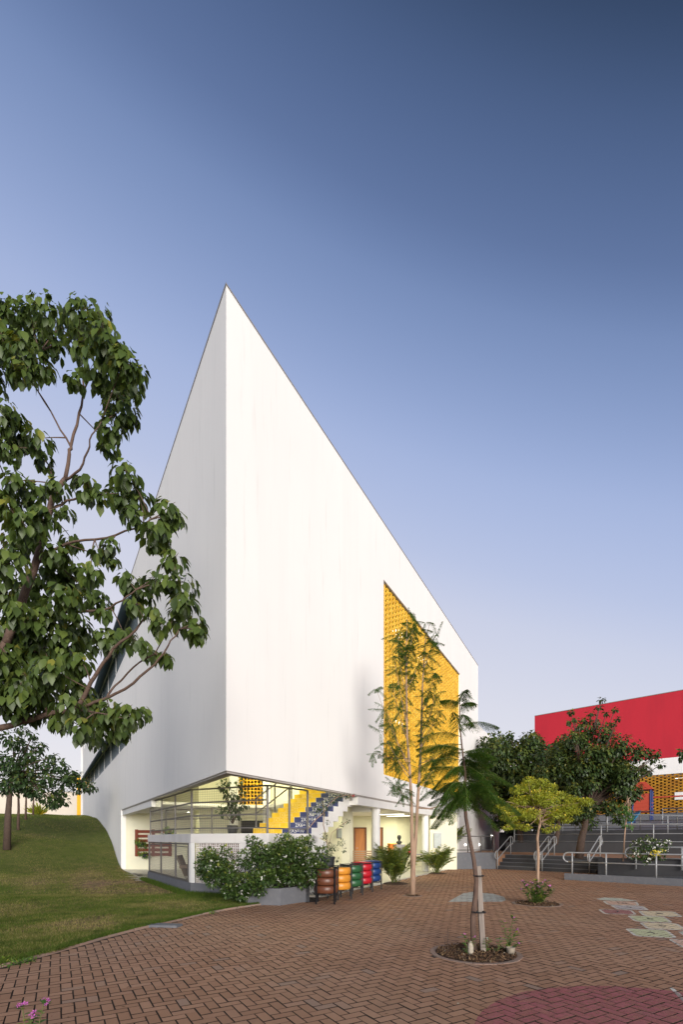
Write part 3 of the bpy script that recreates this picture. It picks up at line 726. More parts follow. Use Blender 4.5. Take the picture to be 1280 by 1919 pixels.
# ---------------- raised deck with railing
DA, DB, DC, DD = np.array([-7.15, 17.85]), np.array([-4.15, 13.3]), np.array([-1.85, 12.15]), np.array([-.84, 13.55])
DE = DD-N2*2.05; DF = np.array([-1.9, 17.5]); DG = np.array([-4.6, 19.9]); DH = np.array([-6.6, 20.0])
deck = thing('deck', 'raised white slab deck projecting under the sharp corner of the building', 'deck', (-4.15, 13.3, 0))
MB().prism([DA, DB, DC, DD, DE, DF, DG, DH], 1.42, 1.675).build('slab', 'slabpaint', deck, bevel=.01)
def inset(p, q, f): return p+(q-p)*f
# base walls and cage below
base = MB(); base.wall(DA, DB, -.05, .33, .16, side=(1, .3)); base.wall(DB, DC, -.05, .33, .16, side=(.3, 1)); base.build('base_wall', 'concrete', deck)
pier = MB(); dAB = (DA-DB)/np.linalg.norm(DA-DB); dBC = (DC-DB)/np.linalg.norm(DC-DB)
pier.prism([DB+dAB*.03+dBC*.03, DB+dBC*.16+dAB*.0, DB+dBC*.16+dAB*.2, DB+dAB*.14], .33, 1.42); pier.build('pier', 'paint', deck)
bar = MB(); bar.wall(DC+dBC*-.9, DC, -.05, 1.42, .15, side=(.3, 1)); bar.build('wall_panel', 'slabpaint', deck)
# pierced white block panel
blk = MB(); W_, H_ = .172, .121
def cell(mb, w, h, d, nx, nz):
    bt = .010
    for i in range(nx+1): x = i*(w-bt)/nx; mb.prism([(x, 0), (x+bt, 0), (x+bt, d), (x, d)], 0, h)
    for j in range(nz+1):
        z = j*(h-bt)/nz
        for i in range(nx): x = i*(w-bt)/nx+bt; mb.prism([(x, .002), (x+(w-bt)/nx-bt, .002), (x+(w-bt)/nx-bt, d-.002), (x, d-.002)], z, z+bt)
c3 = MB(); cell(c3, .168, .118, .018, 3, 2); c2 = MB(); cell(c2, .112, .118, .018, 2, 2)
def mesh_of(mb, name, m):
    me = bpy.data.meshes.new(name); me.from_pydata(mb.v, [], mb.f); me.update(); me.materials.append(M[m]); return me
m3, m2 = mesh_of(c3, 'pierced_block', 'white_block'), mesh_of(c2, 'pierced_block', 'white_block')
angBC = math.atan2(dBC[1], dBC[0]); LBC = np.linalg.norm(DC-DB)-.9
for r_ in range(9):
    s_ = .17; z = .33+r_*.1212; k = r_*2
    while s_ < LBC-.05:
        me, wd = (m2, .112) if (k % 5) in (0, 3) else (m3, .168)
        o = link('pierced_block', me, deck); q = DB+dBC*s_+np.array([-dBC[1], dBC[0]])*.03
        o.location = (q[0]-DB[0], q[1]-DB[1], z); o.rotation_euler = (0, 0, angBC); s_ += wd+.022; k += 1
mo = MB()
for r_ in range(10): mo.prism([DB+dBC*.17+np.array([-dBC[1], dBC[0]])*.035, DB+dBC*LBC+np.array([-dBC[1], dBC[0]])*.035, DB+dBC*LBC+np.array([-dBC[1], dBC[0]])*.047, DB+dBC*.17+np.array([-dBC[1], dBC[0]])*.047], .326+r_*.1212-.002, .326+r_*.1212+.004)
mo.build('mortar', 'white_block', deck)
# inner floor and rear of cage
MB().wall(DB+dBC*.16+np.array([.09, .17]), DC-dBC*.86+np.array([.09, .17]), .03, 1.41, .04, side=(.4, 1)).build('hole_shade_sheet', 'doordark', deck)  # dark sheet added behind the blocks, its colour gives the holes their shade
MB().wall(DB+np.array([1.2, 2.6]), DA+np.array([2.6, 3.4]), .03, 1.42, .12).build('rear_panel', 'cream', deck)
def mesh_grid(mb, a, b, z0, z1, pitch, r_=.0035):
    a = np.array(a); b = np.array(b); L_ = np.linalg.norm(b-a); n = int(L_/pitch)
    for i in range(1, n): q = a+(b-a)*i/n; mb.bar((*q, z0), (*q, z1), r_)
    m_ = int((z1-z0)/pitch)
    for j in range(1, m_): z = z0+(z1-z0)*j/m_; mb.bar((*a, z), (*b, z), r_)
cage = thing('mesh_fence', 'wire mesh fence enclosing the garden store below the white deck', 'fence', (DA[0], DA[1], .33))
ca_ = MB(); a = DA+np.array([.05, .0]); b = DB+dAB*.16+dBC*.02
for f in (0.01, .36, .72, .985): q = inset(a, b, f); ca_.box((q[0], q[1], .33), .05, .05, 1.09, math.atan2(dAB[1], dAB[0]))
ca_.bar((*a, .36), (*b, .36), .04); ca_.bar((*a, 1.39), (*b, 1.39), .04); ca_.bar((*a, 1.34), (*b, 1.30), .02); ca_.build('fence_frame', 'rail', cage)
wm = MB(); mesh_grid(wm, a, b, .38, 1.37, .055, .004); wm.build('wire_mesh', 'rail', cage, kind='stuff')
rl = thing('railing', 'grey steel railing with wire mesh around the raised deck', 'railing', (DB[0], DB[1], 1.675))
ins = .08; ra = DA+np.array([.12, -.04]); rb = DB+(dAB+dBC)*.07; rc = DC-dBC*.05+U2*.05; rd = DD-U2*.08-N2*.08
TOPZ = 2.88
def rail_run(pts, parent, z0, ztop, rails, postat, pw=.05):
    for a, b in zip(pts[:-1], pts[1:]):
        top = MB(); top.bar((*a, ztop), (*b, ztop), .05, .04); top.build('top_rail', 'rail', parent)
        for z in rails: MB().bar((*a, z), (*b, z), .035, .035).build('rail', 'rail', parent)
    for q in postat: MB().box((q[0], q[1], z0), pw, pw, ztop-z0-.02, .4).build('post', 'rail', parent)
rail_run([ra, rb, rc], rl, 1.675, TOPZ, (1.82, 2.16, 2.52), [ra, inset(ra, rb, .34), inset(ra, rb, .67), rb, rc])
rail_run([rc, rd], rl, 1.675, TOPZ, (1.80,), [inset(rc, rd, .52), rd])
wm = MB(); mesh_grid(wm, ra, rb, 1.70, 2.86, .06); mesh_grid(wm, rb, rc, 1.70, 2.86, .06); wm.build('wire_mesh', 'rail', rl, kind='stuff')
# inner ramp rail on the deck
r2 = thing('handrail', 'inner grey steel handrail at the back of the raised deck', 'railing', (-4.8, 17.5, 1.675))
pA, pB, pC = np.array([-6.6, 18.2]), np.array([-4.55, 17.0]), np.array([-3.9, 18.6])
rail_run([pA, pB, pC], r2, 1.675, 2.6, (1.9, 2.25), [pA, pB, pC], .06)

# ---------------- number staircase
st = thing('staircase', 'white folded slab staircase with yellow and navy multiplication table risers', 'staircase', (DD[0], DD[1], 0))
RI, RU, SW = .17, .322, 2.03; zS = 1.675; NS = 14
texts = {0: ('2X5=10', '3X5=15'), 1: ('2X6=12', '3X6=18'), 2: ('2X7=14', '3X7=21'), 3: ('2X8=16', '3X8=24'), 4: ('2X9=18', '3X9=27'), 5: ('2X10=20', '3X10=30'), 6: ('2X1=2', '3X1=3'), 7: ('2X2=4', '3X2=6')}
st_o = DD-N2*.0
for k in range(NS):
    a = st_o+U2*(RU*k); z = zS+RI*k
    s_ = MB()
    s_.prism([a, a-N2*SW, a-N2*SW+U2*RU, a+U2*RU], max(z+RI-.46, 1.43), z+RI)
    s_.build('step', 'paint', st)
    stp = bpy.data.objects[-1] if False else None
    for (f0, f1, m_, j) in ((.0, .985, 'navy', 0), (1.0, SW, 'ytile', 1)):
        if k > 11: continue
        tile = MB(); off = .004
        a0 = a-N2*f0-U2*off; a1 = a-N2*f1-U2*off; tile.prism([a0, a1, a1+U2*.003, a0+U2*.003], z+.004, z+RI-.004)
        to = tile.build('riser_tile', m_, st)
        if k in texts:
            me = text_mesh(texts[k][j], .155, .0005); me.materials.append(M['letter' if j == 0 else 'letter_faint'])
            o = link('lettering', me, to); c_ = (a0+a1)/2-U2*.003
            o.matrix_local = Matrix(((N2[0], 0, -U2[0], c_[0]-DD[0]), (N2[1], 0, -U2[1], c_[1]-DD[1]), (0, 1, 0, z+RI/2), (0, 0, 0, 1)))
# support under the first steps
MB().prism([DD+U2*.02, DD-N2*SW+U2*.02, DD-N2*SW+U2*.55, DD+U2*.9], [0, 0, 0, 0], [1.42, 1.42, 1.50, 1.66]).build('base_block', 'paint', st)
hr = thing('handrail', 'dark sloping handrail on the left side of the number staircase', 'railing', tuple(np.append(DE, 1.675)))
for off in (.05,):
    a = DE+N2*off+U2*.1; b = a+U2*(RU*10)
    for dz in (.45, .9):
        MB().tube([(*a, zS+RI+dz), (*b, zS+RI*11+dz)], .022, 8).build('rail', 'rail', hr)
    for k in (0, 3, 6): q = a+U2*RU*k; MB().box((q[0], q[1], zS+RI*(k+1)), .045, .045, .9).build('post', 'rail', hr)
# meter boxes on the lobby side wall
q = P(638, 1563, 20.2)
mb_ = thing('meter_box', 'small grey electric box on the cream wall beside the square column', 'electric box', tuple(q))
MB().box((q[0], q[1], q[2]-.16), .34, .16, .42).build('case', 'greybox', mb_, bevel=.02); MB().box((q[0]+.02, q[1]-.09, q[2]-.12), .24, .02, .32).build('cover', 'board', mb_)

# ---------------- wing beyond, same facade line
wing = thing('school_wing', 'lower white wing with a yellow pierced brick band behind the trees', 'building', (*RW(30), 0))
w = MB(); w.prism([RW(T2+.01, -.02), RW(46, -.02), RW(46, -.3), RW(T2+.01, -.3)], 6.6, 9.0); w.prism([RW(T2+.01, -.02), RW(46, -.02), RW(46, -.3), RW(T2+.01, -.3)], -.1, 4.2)
w.prism([RW(T2+.01, -2), RW(46, -2), RW(46, -2.2), RW(T2+.01, -2.2)], 4.0, 9.0); w.build('wall', 'plaster', wing)
yb_ = Batch(); pl_ = []
for r_ in range(27):
    t = T2+.2+(PITCH/2 if r_ % 2 else 0)
    while t < 45.8: pl_.append((*RW(t, -.1), 4.2+r_*.0885)); t += PITCH
n = len(pl_); yb_.add([(x*BL, y*BD, z*.08) for x, y, z in BOX_V], BOX_F, np.array(pl_), np.tile(np.array([[ca, -sa, 0], [sa, ca, 0], [0, 0, 1]]), (n, 1, 1)), 1.0, RNG.random(n))
yb_.build('brick_band', 'ybrick', wing)
for px, py, lab in ((871, 1582, 'first small bright wall light past the potted palm'), (898, 1582, 'small bright wall light behind the staked tree'), (921, 1565.5, 'highest small bright wall light by the dark doorway')):
    X = (px-640)/F; t = (X*9.86+2.35)/(.46-X*.888); q = RW(t, .05); d = q[1]
    o = MB().lathe((q[0], q[1], CH+(HZ-py)/F*d), [(0, -.05), (.05, -.04), (.055, 0), (.05, .04), (0, .05)], 10).build('wall_light', 'spot'); tag(o, lab, 'wall light')

# ---------------- terraces on the right
tz = .72
A0 = np.array([7.85, 24.4])                        # left end of the steps
TE = TER+U3*0
tr = MB(); inner = A0+N3*.95
tr.prism([np.array([5.9, 25.4]), A0+N3*.0+np.array([-.05, .0]), A0+N3*1.2, A0+U3*4.5+N3*1.2, TER+N3*1.5+U3*.9, TER+N3*1.5+U3*14, TER+N3*12+U3*14, A0+N3*9-U3*8, np.array([5.9, 32])], .0, tz)
terr = struct('terrace_floor', tr, 'paver')
lw1 = thing('retaining_wall', 'low grey retaining wall beside the steps near the potted palm', 'wall', (6.8, 24.4, 0))
MB().wall((5.75, 24.4), (7.80, 24.4), -.02, .83, .2, side=(0, 1)).build('wall', 'concrete', lw1, bevel=.01)
def railing(label, pts, z0s, h, postf, parent=None, mids=(.5,), m='steel', r_=.027, loop=False):
    """pts: 2D points, z0s floor heights"""
    t = thing('railing', label, 'railing', (*pts[0], z0s[0]), 'steel pipe railings of the terraces')
    P3 = [np.array([*p, z]) for p, z in zip(pts, z0s)]
    up = np.array([0, 0, 1.])
    top = [p+up*h for p in P3]
    if loop:                                       # rounded return at both ends
        d0 = P3[0]-P3[1]; d0[2] = 0; d0 /= np.linalg.norm(d0); d1 = P3[-1]-P3[-2]; d1[2] = 0; d1 /= np.linalg.norm(d1)
        hh = h*(1-mids[0]); arc0 = [P3[0]+up*(h-hh/2)+up*math.cos(a)*hh/2+d0*math.sin(a)*hh/2 for a in np.linspace(math.pi, 0, 8)]
        arc1 = [P3[-1]+up*(h-hh/2)+up*math.cos(a)*hh/2+d1*math.sin(a)*hh/2 for a in np.linspace(0, math.pi, 8)]
        MB().tube(arc0+top[1:-1]+arc1+[p+up*h*mids[0] for p in P3[::-1][1:-1]]+[arc0[0]], r_, 8).build('pipe_loop', m, t, smooth=True)
        ms = mids[1:]
    else:
        MB().tube(top, r_, 8).build('top_rail', m, t, smooth=True); ms = mids
    for f in ms: MB().tube([p+up*h*f for p in P3], r_*.85, 8).build('rail', m, t, smooth=True)
    for f in postf:
        i = min(int(f), len(P3)-2); q = P3[i]+(P3[i+1]-P3[i])*(f-i)
        MB().tube([q, q+up*h], r_*1.05, 8).build('post', m, t, smooth=True)
    return t
railing('railing on top of the low grey retaining wall left of the steps', [(5.75, 24.5), (7.72, 24.5)], [.83, .83], .82, (0, .33, .66, 1), mids=(.15,), m='rail')
stp = thing('steps', 'wide grey concrete steps with pale nosings up to the terrace', 'steps', (*A0, 0))
for k in range(4):
    a = A0+N3*(.30*k); b = A0+U3*4.6+N3*(.30*k)
    MB().wall(a, b, -.02, .18*(k+1)-.012, 1.5-.3*k, side=N3).build('step', 'darkconcrete', stp)
    MB().wall(a-N3*.012, b-N3*.012, .18*(k+1)-.03, .18*(k+1)+.001, .05, side=N3).build('nosing', 'concrete', stp)
for f, lab in ((.05, 'left handrail of the grey terrace steps'), (2.0, 'middle handrail of the grey terrace steps'), (4.35, 'right handrail of the grey terrace steps')):
    for dd in ((0,) if f < 1 else (0, .28)) if f < 4 else (0,):
        a = A0+U3*(f+dd)-N3*.12; b = A0+U3*(f+dd)+N3*1.35
        if dd: lab = 'right hand pipe of the paired middle handrails on the steps'
        railing(lab, [a, a+N3*.10, b, b+N3*.15], [0, .02, .72, .72], .92, (.5, 2.5), mids=(.55,), loop=True)
# ramp kerb, ramp and planter wall
rk = thing('ramp', 'low concrete access ramp with kerb running along the terrace', 'ramp', (*TER, 0))
MB().wall(TER, TER+U3*12, -.02, .235, .16, side=N3).build('kerb', 'concrete', rk, bevel=.01)
MB().prism([TER+N3*.162, TER+U3*12+N3*.162, TER+U3*12+N3*1.45, TER+N3*1.45], [-.02]*4, [.03, .70, .70, .03]).build('ramp_slope', 'concrete', rk)
pl = thing('planter_wall', 'dark grey planter wall behind the ramp holding the flowering bush', 'wall', (*(TER+N3*1.5), 0))
MB().wall(TER+N3*1.46+U3*.75, TER+N3*1.46+U3*13, -.02, .80, .15, side=N3).build('wall', 'darkconcrete', pl)
MB().wall(TER+N3*1.612+U3*.9, TER+N3*1.612+U3*13, .722, .765, .9, side=N3).build('soil', 'lawn', pl)
railing('front pipe railing on the kerb of the access ramp', [TER+N3*.08+U3*.12, TER+N3*.08+U3*3, TER+N3*.08+U3*12], [.235, .235, .235], .78, (0.05, .45, .98, 1.15, 1.32, 1.6), mids=(.55,), loop=True)
railing('rear pipe railing of the access ramp against the planter wall', [TER+N3*1.38+U3*1.9, TER+N3*1.38+U3*5, TER+N3*1.38+U3*12], [.42, .45, .6], .80, (.05, .5, 1.0, 1.2, 1.5), mids=(.5,), loop=True)
# second and third terrace walls
B2 = A0+N3*5.2
w2 = thing('retaining_wall', 'middle grey terrace wall behind the big dark tree', 'wall', (*B2, tz))
MB().wall(B2-U3*2.0, B2+U3*22, tz-.02, 1.30, .2, side=N3).build('wall', 'darkconcrete', w2)
struct('middle_terrace', MB().wall(B2-U3*2.0+N3*.2, B2+U3*22+N3*.2, tz, 1.26, 2.4, side=N3), 'soil')
B3 = B2+N3*2.4
w3 = thing('retaining_wall', 'uppermost dark terrace wall below the playground', 'wall', (*B3, 1.28))
MB().wall(B3-U3*2.6, B3+U3*26, 1.26, 2.02, .2, side=N3).build('wall', 'darkconcrete', w3)
struct('upper_terrace', MB().wall(B3-U3*2.6+N3*.2, B3+U3*40+N3*.2, 1.2, 2.0, 34, side=N3), 'concrete')
railing('long pipe railing on the middle terrace wall', [B2+N3*.1-U3*1.5, B2+N3*.1+U3*6, B2+N3*.1+U3*14, B2+N3*.1+U3*22], [1.30]*4, .95, [i*.32 for i in range(10)], mids=(.5, .08))
railing('pipe railing sloping down the upper ramp', [B3-N3*.6-U3*.5, B3-N3*.6+U3*5, B3-N3*.6+U3*15], [2.0, 1.85, 1.2], .95, [i*.22 for i in range(9)], mids=(.5,))
railing('pipe railing at the edge of the playground level', [B3+N3*.1-U3*.5, B3+N3*.1+U3*8, B3+N3*.1+U3*24], [2.02]*3, 1.0, [i*.2 for i in range(10)], mids=(.5, .1), m='rail')
railing('dark railing of the high ramp at the right edge', [B3+N3*1.2+U3*7.5, B3+N3*1.2+U3*12, B3+N3*1.2+U3*22], [2.2, 2.6, 3.2], 1.0, [i*.25 for i in range(8)], mids=(.66, .33), m='rail')
railing('pale railing in front of the red building', [B3+N3*9+U3*4, B3+N3*9+U3*12, B3+N3*9+U3*26], [2.3]*3, 1.3, [i*.16 for i in range(12)], mids=(.75, .5, .25))
struct('sloping_path', MB().prism([B3+N3*4+U3*2, B3+N3*4+U3*30, B3+N3*14+U3*30, B3+N3*14+U3*2], [2.0]*4, [2.02, 2.02, 3.0, 3.0]), 'concrete')
# outside stair with dark door below
es0 = np.array(P(950, 1570, 33)[:2])
es = thing('outdoor_stair', 'narrow grey outdoor stair climbing beside the white wing', 'staircase', (*es0, 1.0))
for k in range(13):
    a = es0+np.array([0, .3*k]); MB().box((a[0]+.85+.09*k, a[1], 1.25), 1.7, .32, .62+.175*k, 0).build('step', 'darkconcrete' if k % 2 else 'concrete', es)
MB().box((es0[0]+.65, es0[1]-.5, .7), 2.6, .3, 1.25).build('front_wall', 'darkconcrete', es)
MB().box((es0[0]-.1, es0[1]-.70, .72), 1.15, .06, 1.22).build('dark_door', 'black', es)
railing('steep handrail on the left of the outdoor stair', [es0+np.array([-.05, -.2]), es0+np.array([.15, 1.5]), es0+np.array([1.1, 4.0])], [1.4, 2.6, 4.0], .9, (.1, 1, 1.5), m='rail')
railing('steep handrail on the right of the outdoor stair', [es0+np.array([1.8, -.2]), es0+np.array([2.0, 1.5]), es0+np.array([2.9, 4.0])], [1.9, 2.8, 4.2], .9, (.1, 1, 1.5))

# ---------------- red building
RB0 = P(1002, 1341, 54.6)[:2]; L3 = 55.0
rb_ = thing('red_building', 'long building with red upper wall over a white band and yellow pierced bricks', 'building', (*RB0, 2.0))
def slab3(z0, z1, q0, q1, s0=0, s1=L3): return MB().prism([RB0+U3*s0+N3*q0, RB0+U3*s1+N3*q0, RB0+U3*s1+N3*q1, RB0+U3*s0+N3*q1], z0, z1)
slab3(9.15, 15.30, 0, .3).build('red_wall', 'red', rb_)
slab3(7.62, 9.148, .01, .3).build('white_band', 'plaster', rb_)
MB().prism([RB0+N3*.31, RB0+N3*9, RB0+N3*9+U3*.3, RB0+U3*.3+N3*.31], 2, 15.28).build('end_wall', 'red', rb_)
slab3(15.302, 15.36, -.03, .4).build('roof_flashing', 'flash', rb_)
slab3(14.8, 14.95, .31, 9).build('roof', 'concrete', rb_)
slab3(2.0, 15.0, 3.2, 3.4).build('inner_wall', 'gallery', rb_)
slab3(7.4, 7.6, .31, 3.19).build('ceiling', 'paint', rb_)
yb2 = Batch(); pl_ = []; BLr = .40
for r_ in range(12, 38):
    t = (.31 if r_ % 2 else 0)
    while t < L3: pl_.append((*(RB0+U3*t+N3*.12), 2.2+r_*.1425)); t += .62
n = len(pl_); a3 = math.atan2(U3[1], U3[0]); yb2.add([(x*.42, y*.16, z*.112) for x, y, z in BOX_V], BOX_F, np.array(pl_), np.tile(np.array([[math.cos(a3), -math.sin(a3), 0], [math.sin(a3), math.cos(a3), 0], [0, 0, 1]]), (n, 1, 1)), 1.0, RNG.random(n)*.6)
yb2.build('brick_lattice', 'brick_far', rb_)
slab3(1.9, 3.88, 0.0, .25).build('plinth', 'concrete', rb_)
for s_ in np.arange(3, L3, 5.5): slab3(2, 7.4, .5, .9, s_, s_+.4).build('column', 'cream', rb_)
for k, s_ in enumerate((8.5, 13.6, 18.5)):
    q = RB0+U3*s_+N3*1.8; ceiling_light((q[0], q[1], 7.38), 1.3, .35, 12, a3, 'ceiling light glowing behind the lattice of the red building, %s' % ('farthest', 'middle', 'nearest')[k])
q = RB0+U3*13.2-N3*.05
wb = MB().prism([q, q+U3*.9, q+U3*.9+N3*.05, q], 5.15, 5.85); o = wb.build('wall_panel', 'paint', rb_)

# playground tower
pt = P(1204, 1555, 38); pt[2] = 2.0; pw = 1.65; pa = .9
tow = thing('play_tower', 'playground tower with a red pyramid roof on dark blue posts', 'play tower', tuple(pt))
cors = [np.array([pt[0]+x*math.cos(pa)-y*math.sin(pa), pt[1]+x*math.sin(pa)+y*math.cos(pa)]) for x, y in ((-.6, -.6), (.6, -.6), (.6, .6), (-.6, .6))]
for c_ in cors: MB().tube([(*c_, 2.0), (*c_, 5.35)], .07, 8).build('post', 'playblue', tow)
rfm = MB(); n0 = len(rfm.v); e_ = [pt[:2]+(c_-pt[:2])*1.35 for c_ in cors]
rfm.v += [(*c_, 5.3) for c_ in e_]+[(*(pt[:2]+(c_-pt[:2])*.35), 5.95) for c_ in cors]; rfm.f += [(0, 1, 5, 4), (1, 2, 6, 5), (2, 3, 7, 6), (3, 0, 4, 7), (4, 5, 6, 7), (3, 2, 1, 0)]
rfm.build('roof', 'playred', tow)
MB().prism(cors, 3.55, 3.68).build('platform', 'playred', tow)
for z in (4.0, 4.3): 
    for i in range(4): MB().bar((*cors[i], z), (*cors[(i+1) % 4], z), .05).build('guard_rail', 'playred', tow)
MB().wall(cors[3], cors[0], 3.7, 5.0, .05).build('side_panel', 'playred', tow)
q = P(1176, 1560, 37)
MB().prism([(q[0], q[1]), (q[0]+1.3, q[1]+.4), (q[0]+1.2, q[1]+.9), (q[0]-.1, q[1]+.5)], [2.2, 3.6, 3.6, 2.2], [2.3, 3.7, 3.7, 2.3]).build('slide', 'slide', tow)
q = cors[1]; q2 = q+U3*9+N3*1.2
bm_ = thing('play_beam', 'red horizontal swing beam right of the playground tower', 'playground frame', (*q, 2.0))
MB().tube([(*q, 4.75), (*q2, 4.85)], .06, 8).build('beam', 'playred', bm_); MB().tube([(*q2, 2.0), (*q2, 4.9)], .06, 8).build('post', 'playred', bm_)
for f in (.25, .35, .6, .7): qq = q+(q2-q)*f; MB().tube([(*qq, 4.77), (*qq, 2.7)], .015, 5).build('chain', 'blackmetal', bm_)

# ---------------- far left
fw_ = thing('boundary_wall', 'long pale cream boundary wall at the crest of the lawn', 'wall', (-30, 60, 3.6))
MB().wall((-62, 63), (-20, 61), 2.5, 7.35, .25, side=(0, 1)).build('wall', 'farcream', fw_)
MB().wall((-62, 62.95), (-20, 60.95), 7.352, 7.45, .35, side=(0, 1)).build('coping', 'farcream', fw_)
yp = thing('yellow_post', 'yellow ribbed post at the far end of the white building', 'post', (*LW(44.2, .25), 3.5))
q = LW(44.3, .22); MB().box((q[0], q[1], 3.3), .42, .3, 4.3, 0).build('post', 'yellow', yp)
rb2 = MB()
for j in range(28): rb2.box((q[0], q[1]-.155, 3.4+j*.15), .44, .03, .06)
rb2.build('ribs', 'ybrick', yp)
# stepping stones at the recess
for i, (px, py) in enumerate(((243, 1637.5), (255, 1638), (266, 1640), (250, 1642), (263, 1645), (272, 1648))):
    q = G(px, py, .02); o = MB().box((q[0], q[1], -.01), .55, .5, .045, .3+i*.2).build('stepping_stone', 'stonepath', bevel=.015)
    tag(o, ('stepping stone farthest left by the garden recess wall', 'stepping stone in the back row, middle, by the recess', 'stepping stone at the right of the back row by the deck base', 'left stepping stone of the front row on the lawn edge', 'middle stepping stone of the front row on the lawn edge', 'nearest stepping stone against the grey base of the deck')[i], 'stepping stone', 'stepping stones at the recess')
# drain slab on lawn edge
q = G(306, 1735); o = MB().box((q[0], q[1], -.02), .62, .22, .06, -.15).build('drain_cover', 'concrete', bevel=.01); tag(o, 'small concrete cover in the grass beside the kerb', 'drain cover')
#__PART3__
# ------------------------------------------------------------------ objects
TYP = [(.20, 0), (.262, .006), (.283, .035), (.290, .095), (.283, .155), (.262, .184), (.20, .19), (.185, .165), (.185, .025), (.20, 0)]
tyme = {}
binc = [('brown', 'brown tyre bin, nearest of the row', 611, 11.55), ('orange', 'orange yellow tyre bin between the brown and the green one', None, None), ('green', 'dark green tyre bin in the middle of the row', None, None),
        ('red', 'red tyre bin between the green and the blue one', None, None), ('blue', 'navy blue tyre bin, farthest of the row', 696, 14.55)]
ba = np.array([(611-640)/F*11.6, 11.6]); bb = np.array([(696-640)/F*14.85, 14.85])
for k, (cname, lab, _, _) in enumerate(binc):
    c = ba+(bb-ba)*(k/4)
    t = thing('tyre_bin', lab, 'bin', (c[0], c[1], 0), 'recycling bins of stacked painted tyres')
    for j in range(3):
        MB().lathe((c[0], c[1], .245+j*.192), TYP, 28).build('tyre', 'tyre_'+cname, t, smooth=True)
    MB().lathe((c[0], c[1], .225), [(.0, 0), (.19, 0), (.19, .02), (0, .02)], 20).build('bottom', 'blackmetal', t)
    a0 = ang2+.35 if k else .75
    for i in range(4):
        a = a0+i*math.pi/2; x, y = c[0]+.305*math.cos(a), c[1]+.305*math.sin(a)
        MB().box((x, y, 0), .035, .035, .86, a).build('leg', 'blackmetal', t)
    for z in (.225, .835):
        MB().tube([(c[0]+.30*math.cos(a), c[1]+.30*math.sin(a), z) for a in np.linspace(0, 2*math.pi, 25)], .011, 6).build('ring', 'blackmetal', t)
    if k in (3, 4): MB().lathe((c[0], c[1], .825), [(.29, 0), (.27, .03), (.10, .055), (0, .06)], 24).build('lid', 'tyre_'+cname, t, smooth=True)
# planter boxes by the deck
pA_ = G(525, 1696); pB_ = G(578, 1688); dpl = (pB_-pA_)[:2]; dpl /= np.linalg.norm(dpl); npl = np.array([-dpl[1], dpl[0]])
pb = thing('planter_box', 'low grey concrete planter box under the flowering bush at the paving edge', 'planter', tuple(pA_))
pend = pA_[:2]+dpl*1.0
lft = pA_[:2]+np.array([-.80, .22])
MB().prism([pA_[:2], pend, pend+npl*.12, pA_[:2]+npl*.12], -.02, .39).build('side', 'concrete', pb, bevel=.006)
MB().wall(lft, pA_[:2], -.02, .388, .12, side=(0, 1)).build('side', 'concrete', pb, bevel=.006)
MB().wall(pend, pend+npl*1.5, -.02, .388, .12, side=-dpl).build('side', 'concrete', pb)
MB().prism([pA_[:2]+npl*.12, pend+npl*.12-dpl*.12, pend+npl*1.4-dpl*.12, lft+np.array([.45, .8]), lft+np.array([.10, .13])], .2, .33).build('soil', 'soil', pb)

def bench(x, y, ang, lab, n=7):
    t = thing('bench', lab, 'bench', (x, y, .035)); ca_, sa_ = math.cos(ang), math.sin(ang)
    def T(u, v, z): return (x+u*ca_-v*sa_, y+u*sa_+v*ca_, z)
    for j in range(4): MB().bar(T(-.75, -.18+j*.11, .47), T(.75, -.18+j*.11, .47), .09, .03).build('seat_slat', 'benchwood', t)
    for j in range(4): MB().bar(T(-.75, .22+j*.02, .56+j*.11), T(.75, .22+j*.02, .56+j*.11), .03, .07).build('back_slat', 'benchwood', t)
    for u in (-.62, .62):
        MB().tube([T(u, -.2, .035), T(u, -.2, .44), T(u, .2, .44), T(u, .3, .95)], .022, 6).build('frame', 'blackmetal', t)
        MB().tube([T(u, .2, .44), T(u, .25, .035)], .022, 6).build('leg', 'blackmetal', t)
q = P(676, 1, 24.2); bench(q[0], q[1], 0, 'slatted bench standing before the brown door')
q = P(632, 1, 22.4); bench(q[0], q[1], 0, 'slatted bench to the left of the square column')
q = P(735, 1590, 24.6)
o = thing('display_box', 'orange box standing beside the grey pedestal', 'box', (q[0], q[1], .035)); MB().box((q[0], q[1], .035), .36, .36, 1.22, .3).build('body', 'orangebox', o, bevel=.01); MB().box((q[0], q[1], 1.256), .39, .39, .03, .3).build('top', 'yellow', o)
q = P(748, 1590, 24.3)
o = thing('pedestal', 'grey pedestal under the dark bust', 'pedestal', (q[0], q[1], .035)); MB().box((q[0], q[1], .035), .44, .42, 1.15, .3).build('shaft', 'greybox', o, bevel=.01); MB().box((q[0], q[1], 1.186), .48, .46, .05, .3).build('cap', 'greybox', o)
bt = thing('bust', 'dark bronze bust of a head standing on the grey pedestal', 'bust', (q[0], q[1], 1.237))
b_ = MB(); b_.lathe((q[0], q[1], 1.237), [(0, 0), (.10, 0), (.09, .03), (.13, .07), (.15, .12), (.11, .16), (.055, .19), (.052, .23), (.075, .26), (.098, .31), (.105, .37), (.095, .43), (.06, .47), (0, .485)], 20)
b_.build('head', 'bronze', bt, smooth=True); b_ = MB(); b_.tube([(q[0], q[1]-.09, 1.60), (q[0], q[1]-.125, 1.565), (q[0], q[1]-.09, 1.555)], .015, 6); b_.build('nose', 'bronze', bt)
q = P(820, 1573, 21.9); a_ = .22
nb = thing('notice_board', 'pale grey notice board on the cream wall left of the potted palm', 'notice board', tuple(q))
MB().wall((P(855, 0, 24.2)[0]+.05, 24.9), P(800, 0, 25.5)[:2], .03, 2.77, .1).build('wall_stub', 'cream', B0) if False else None
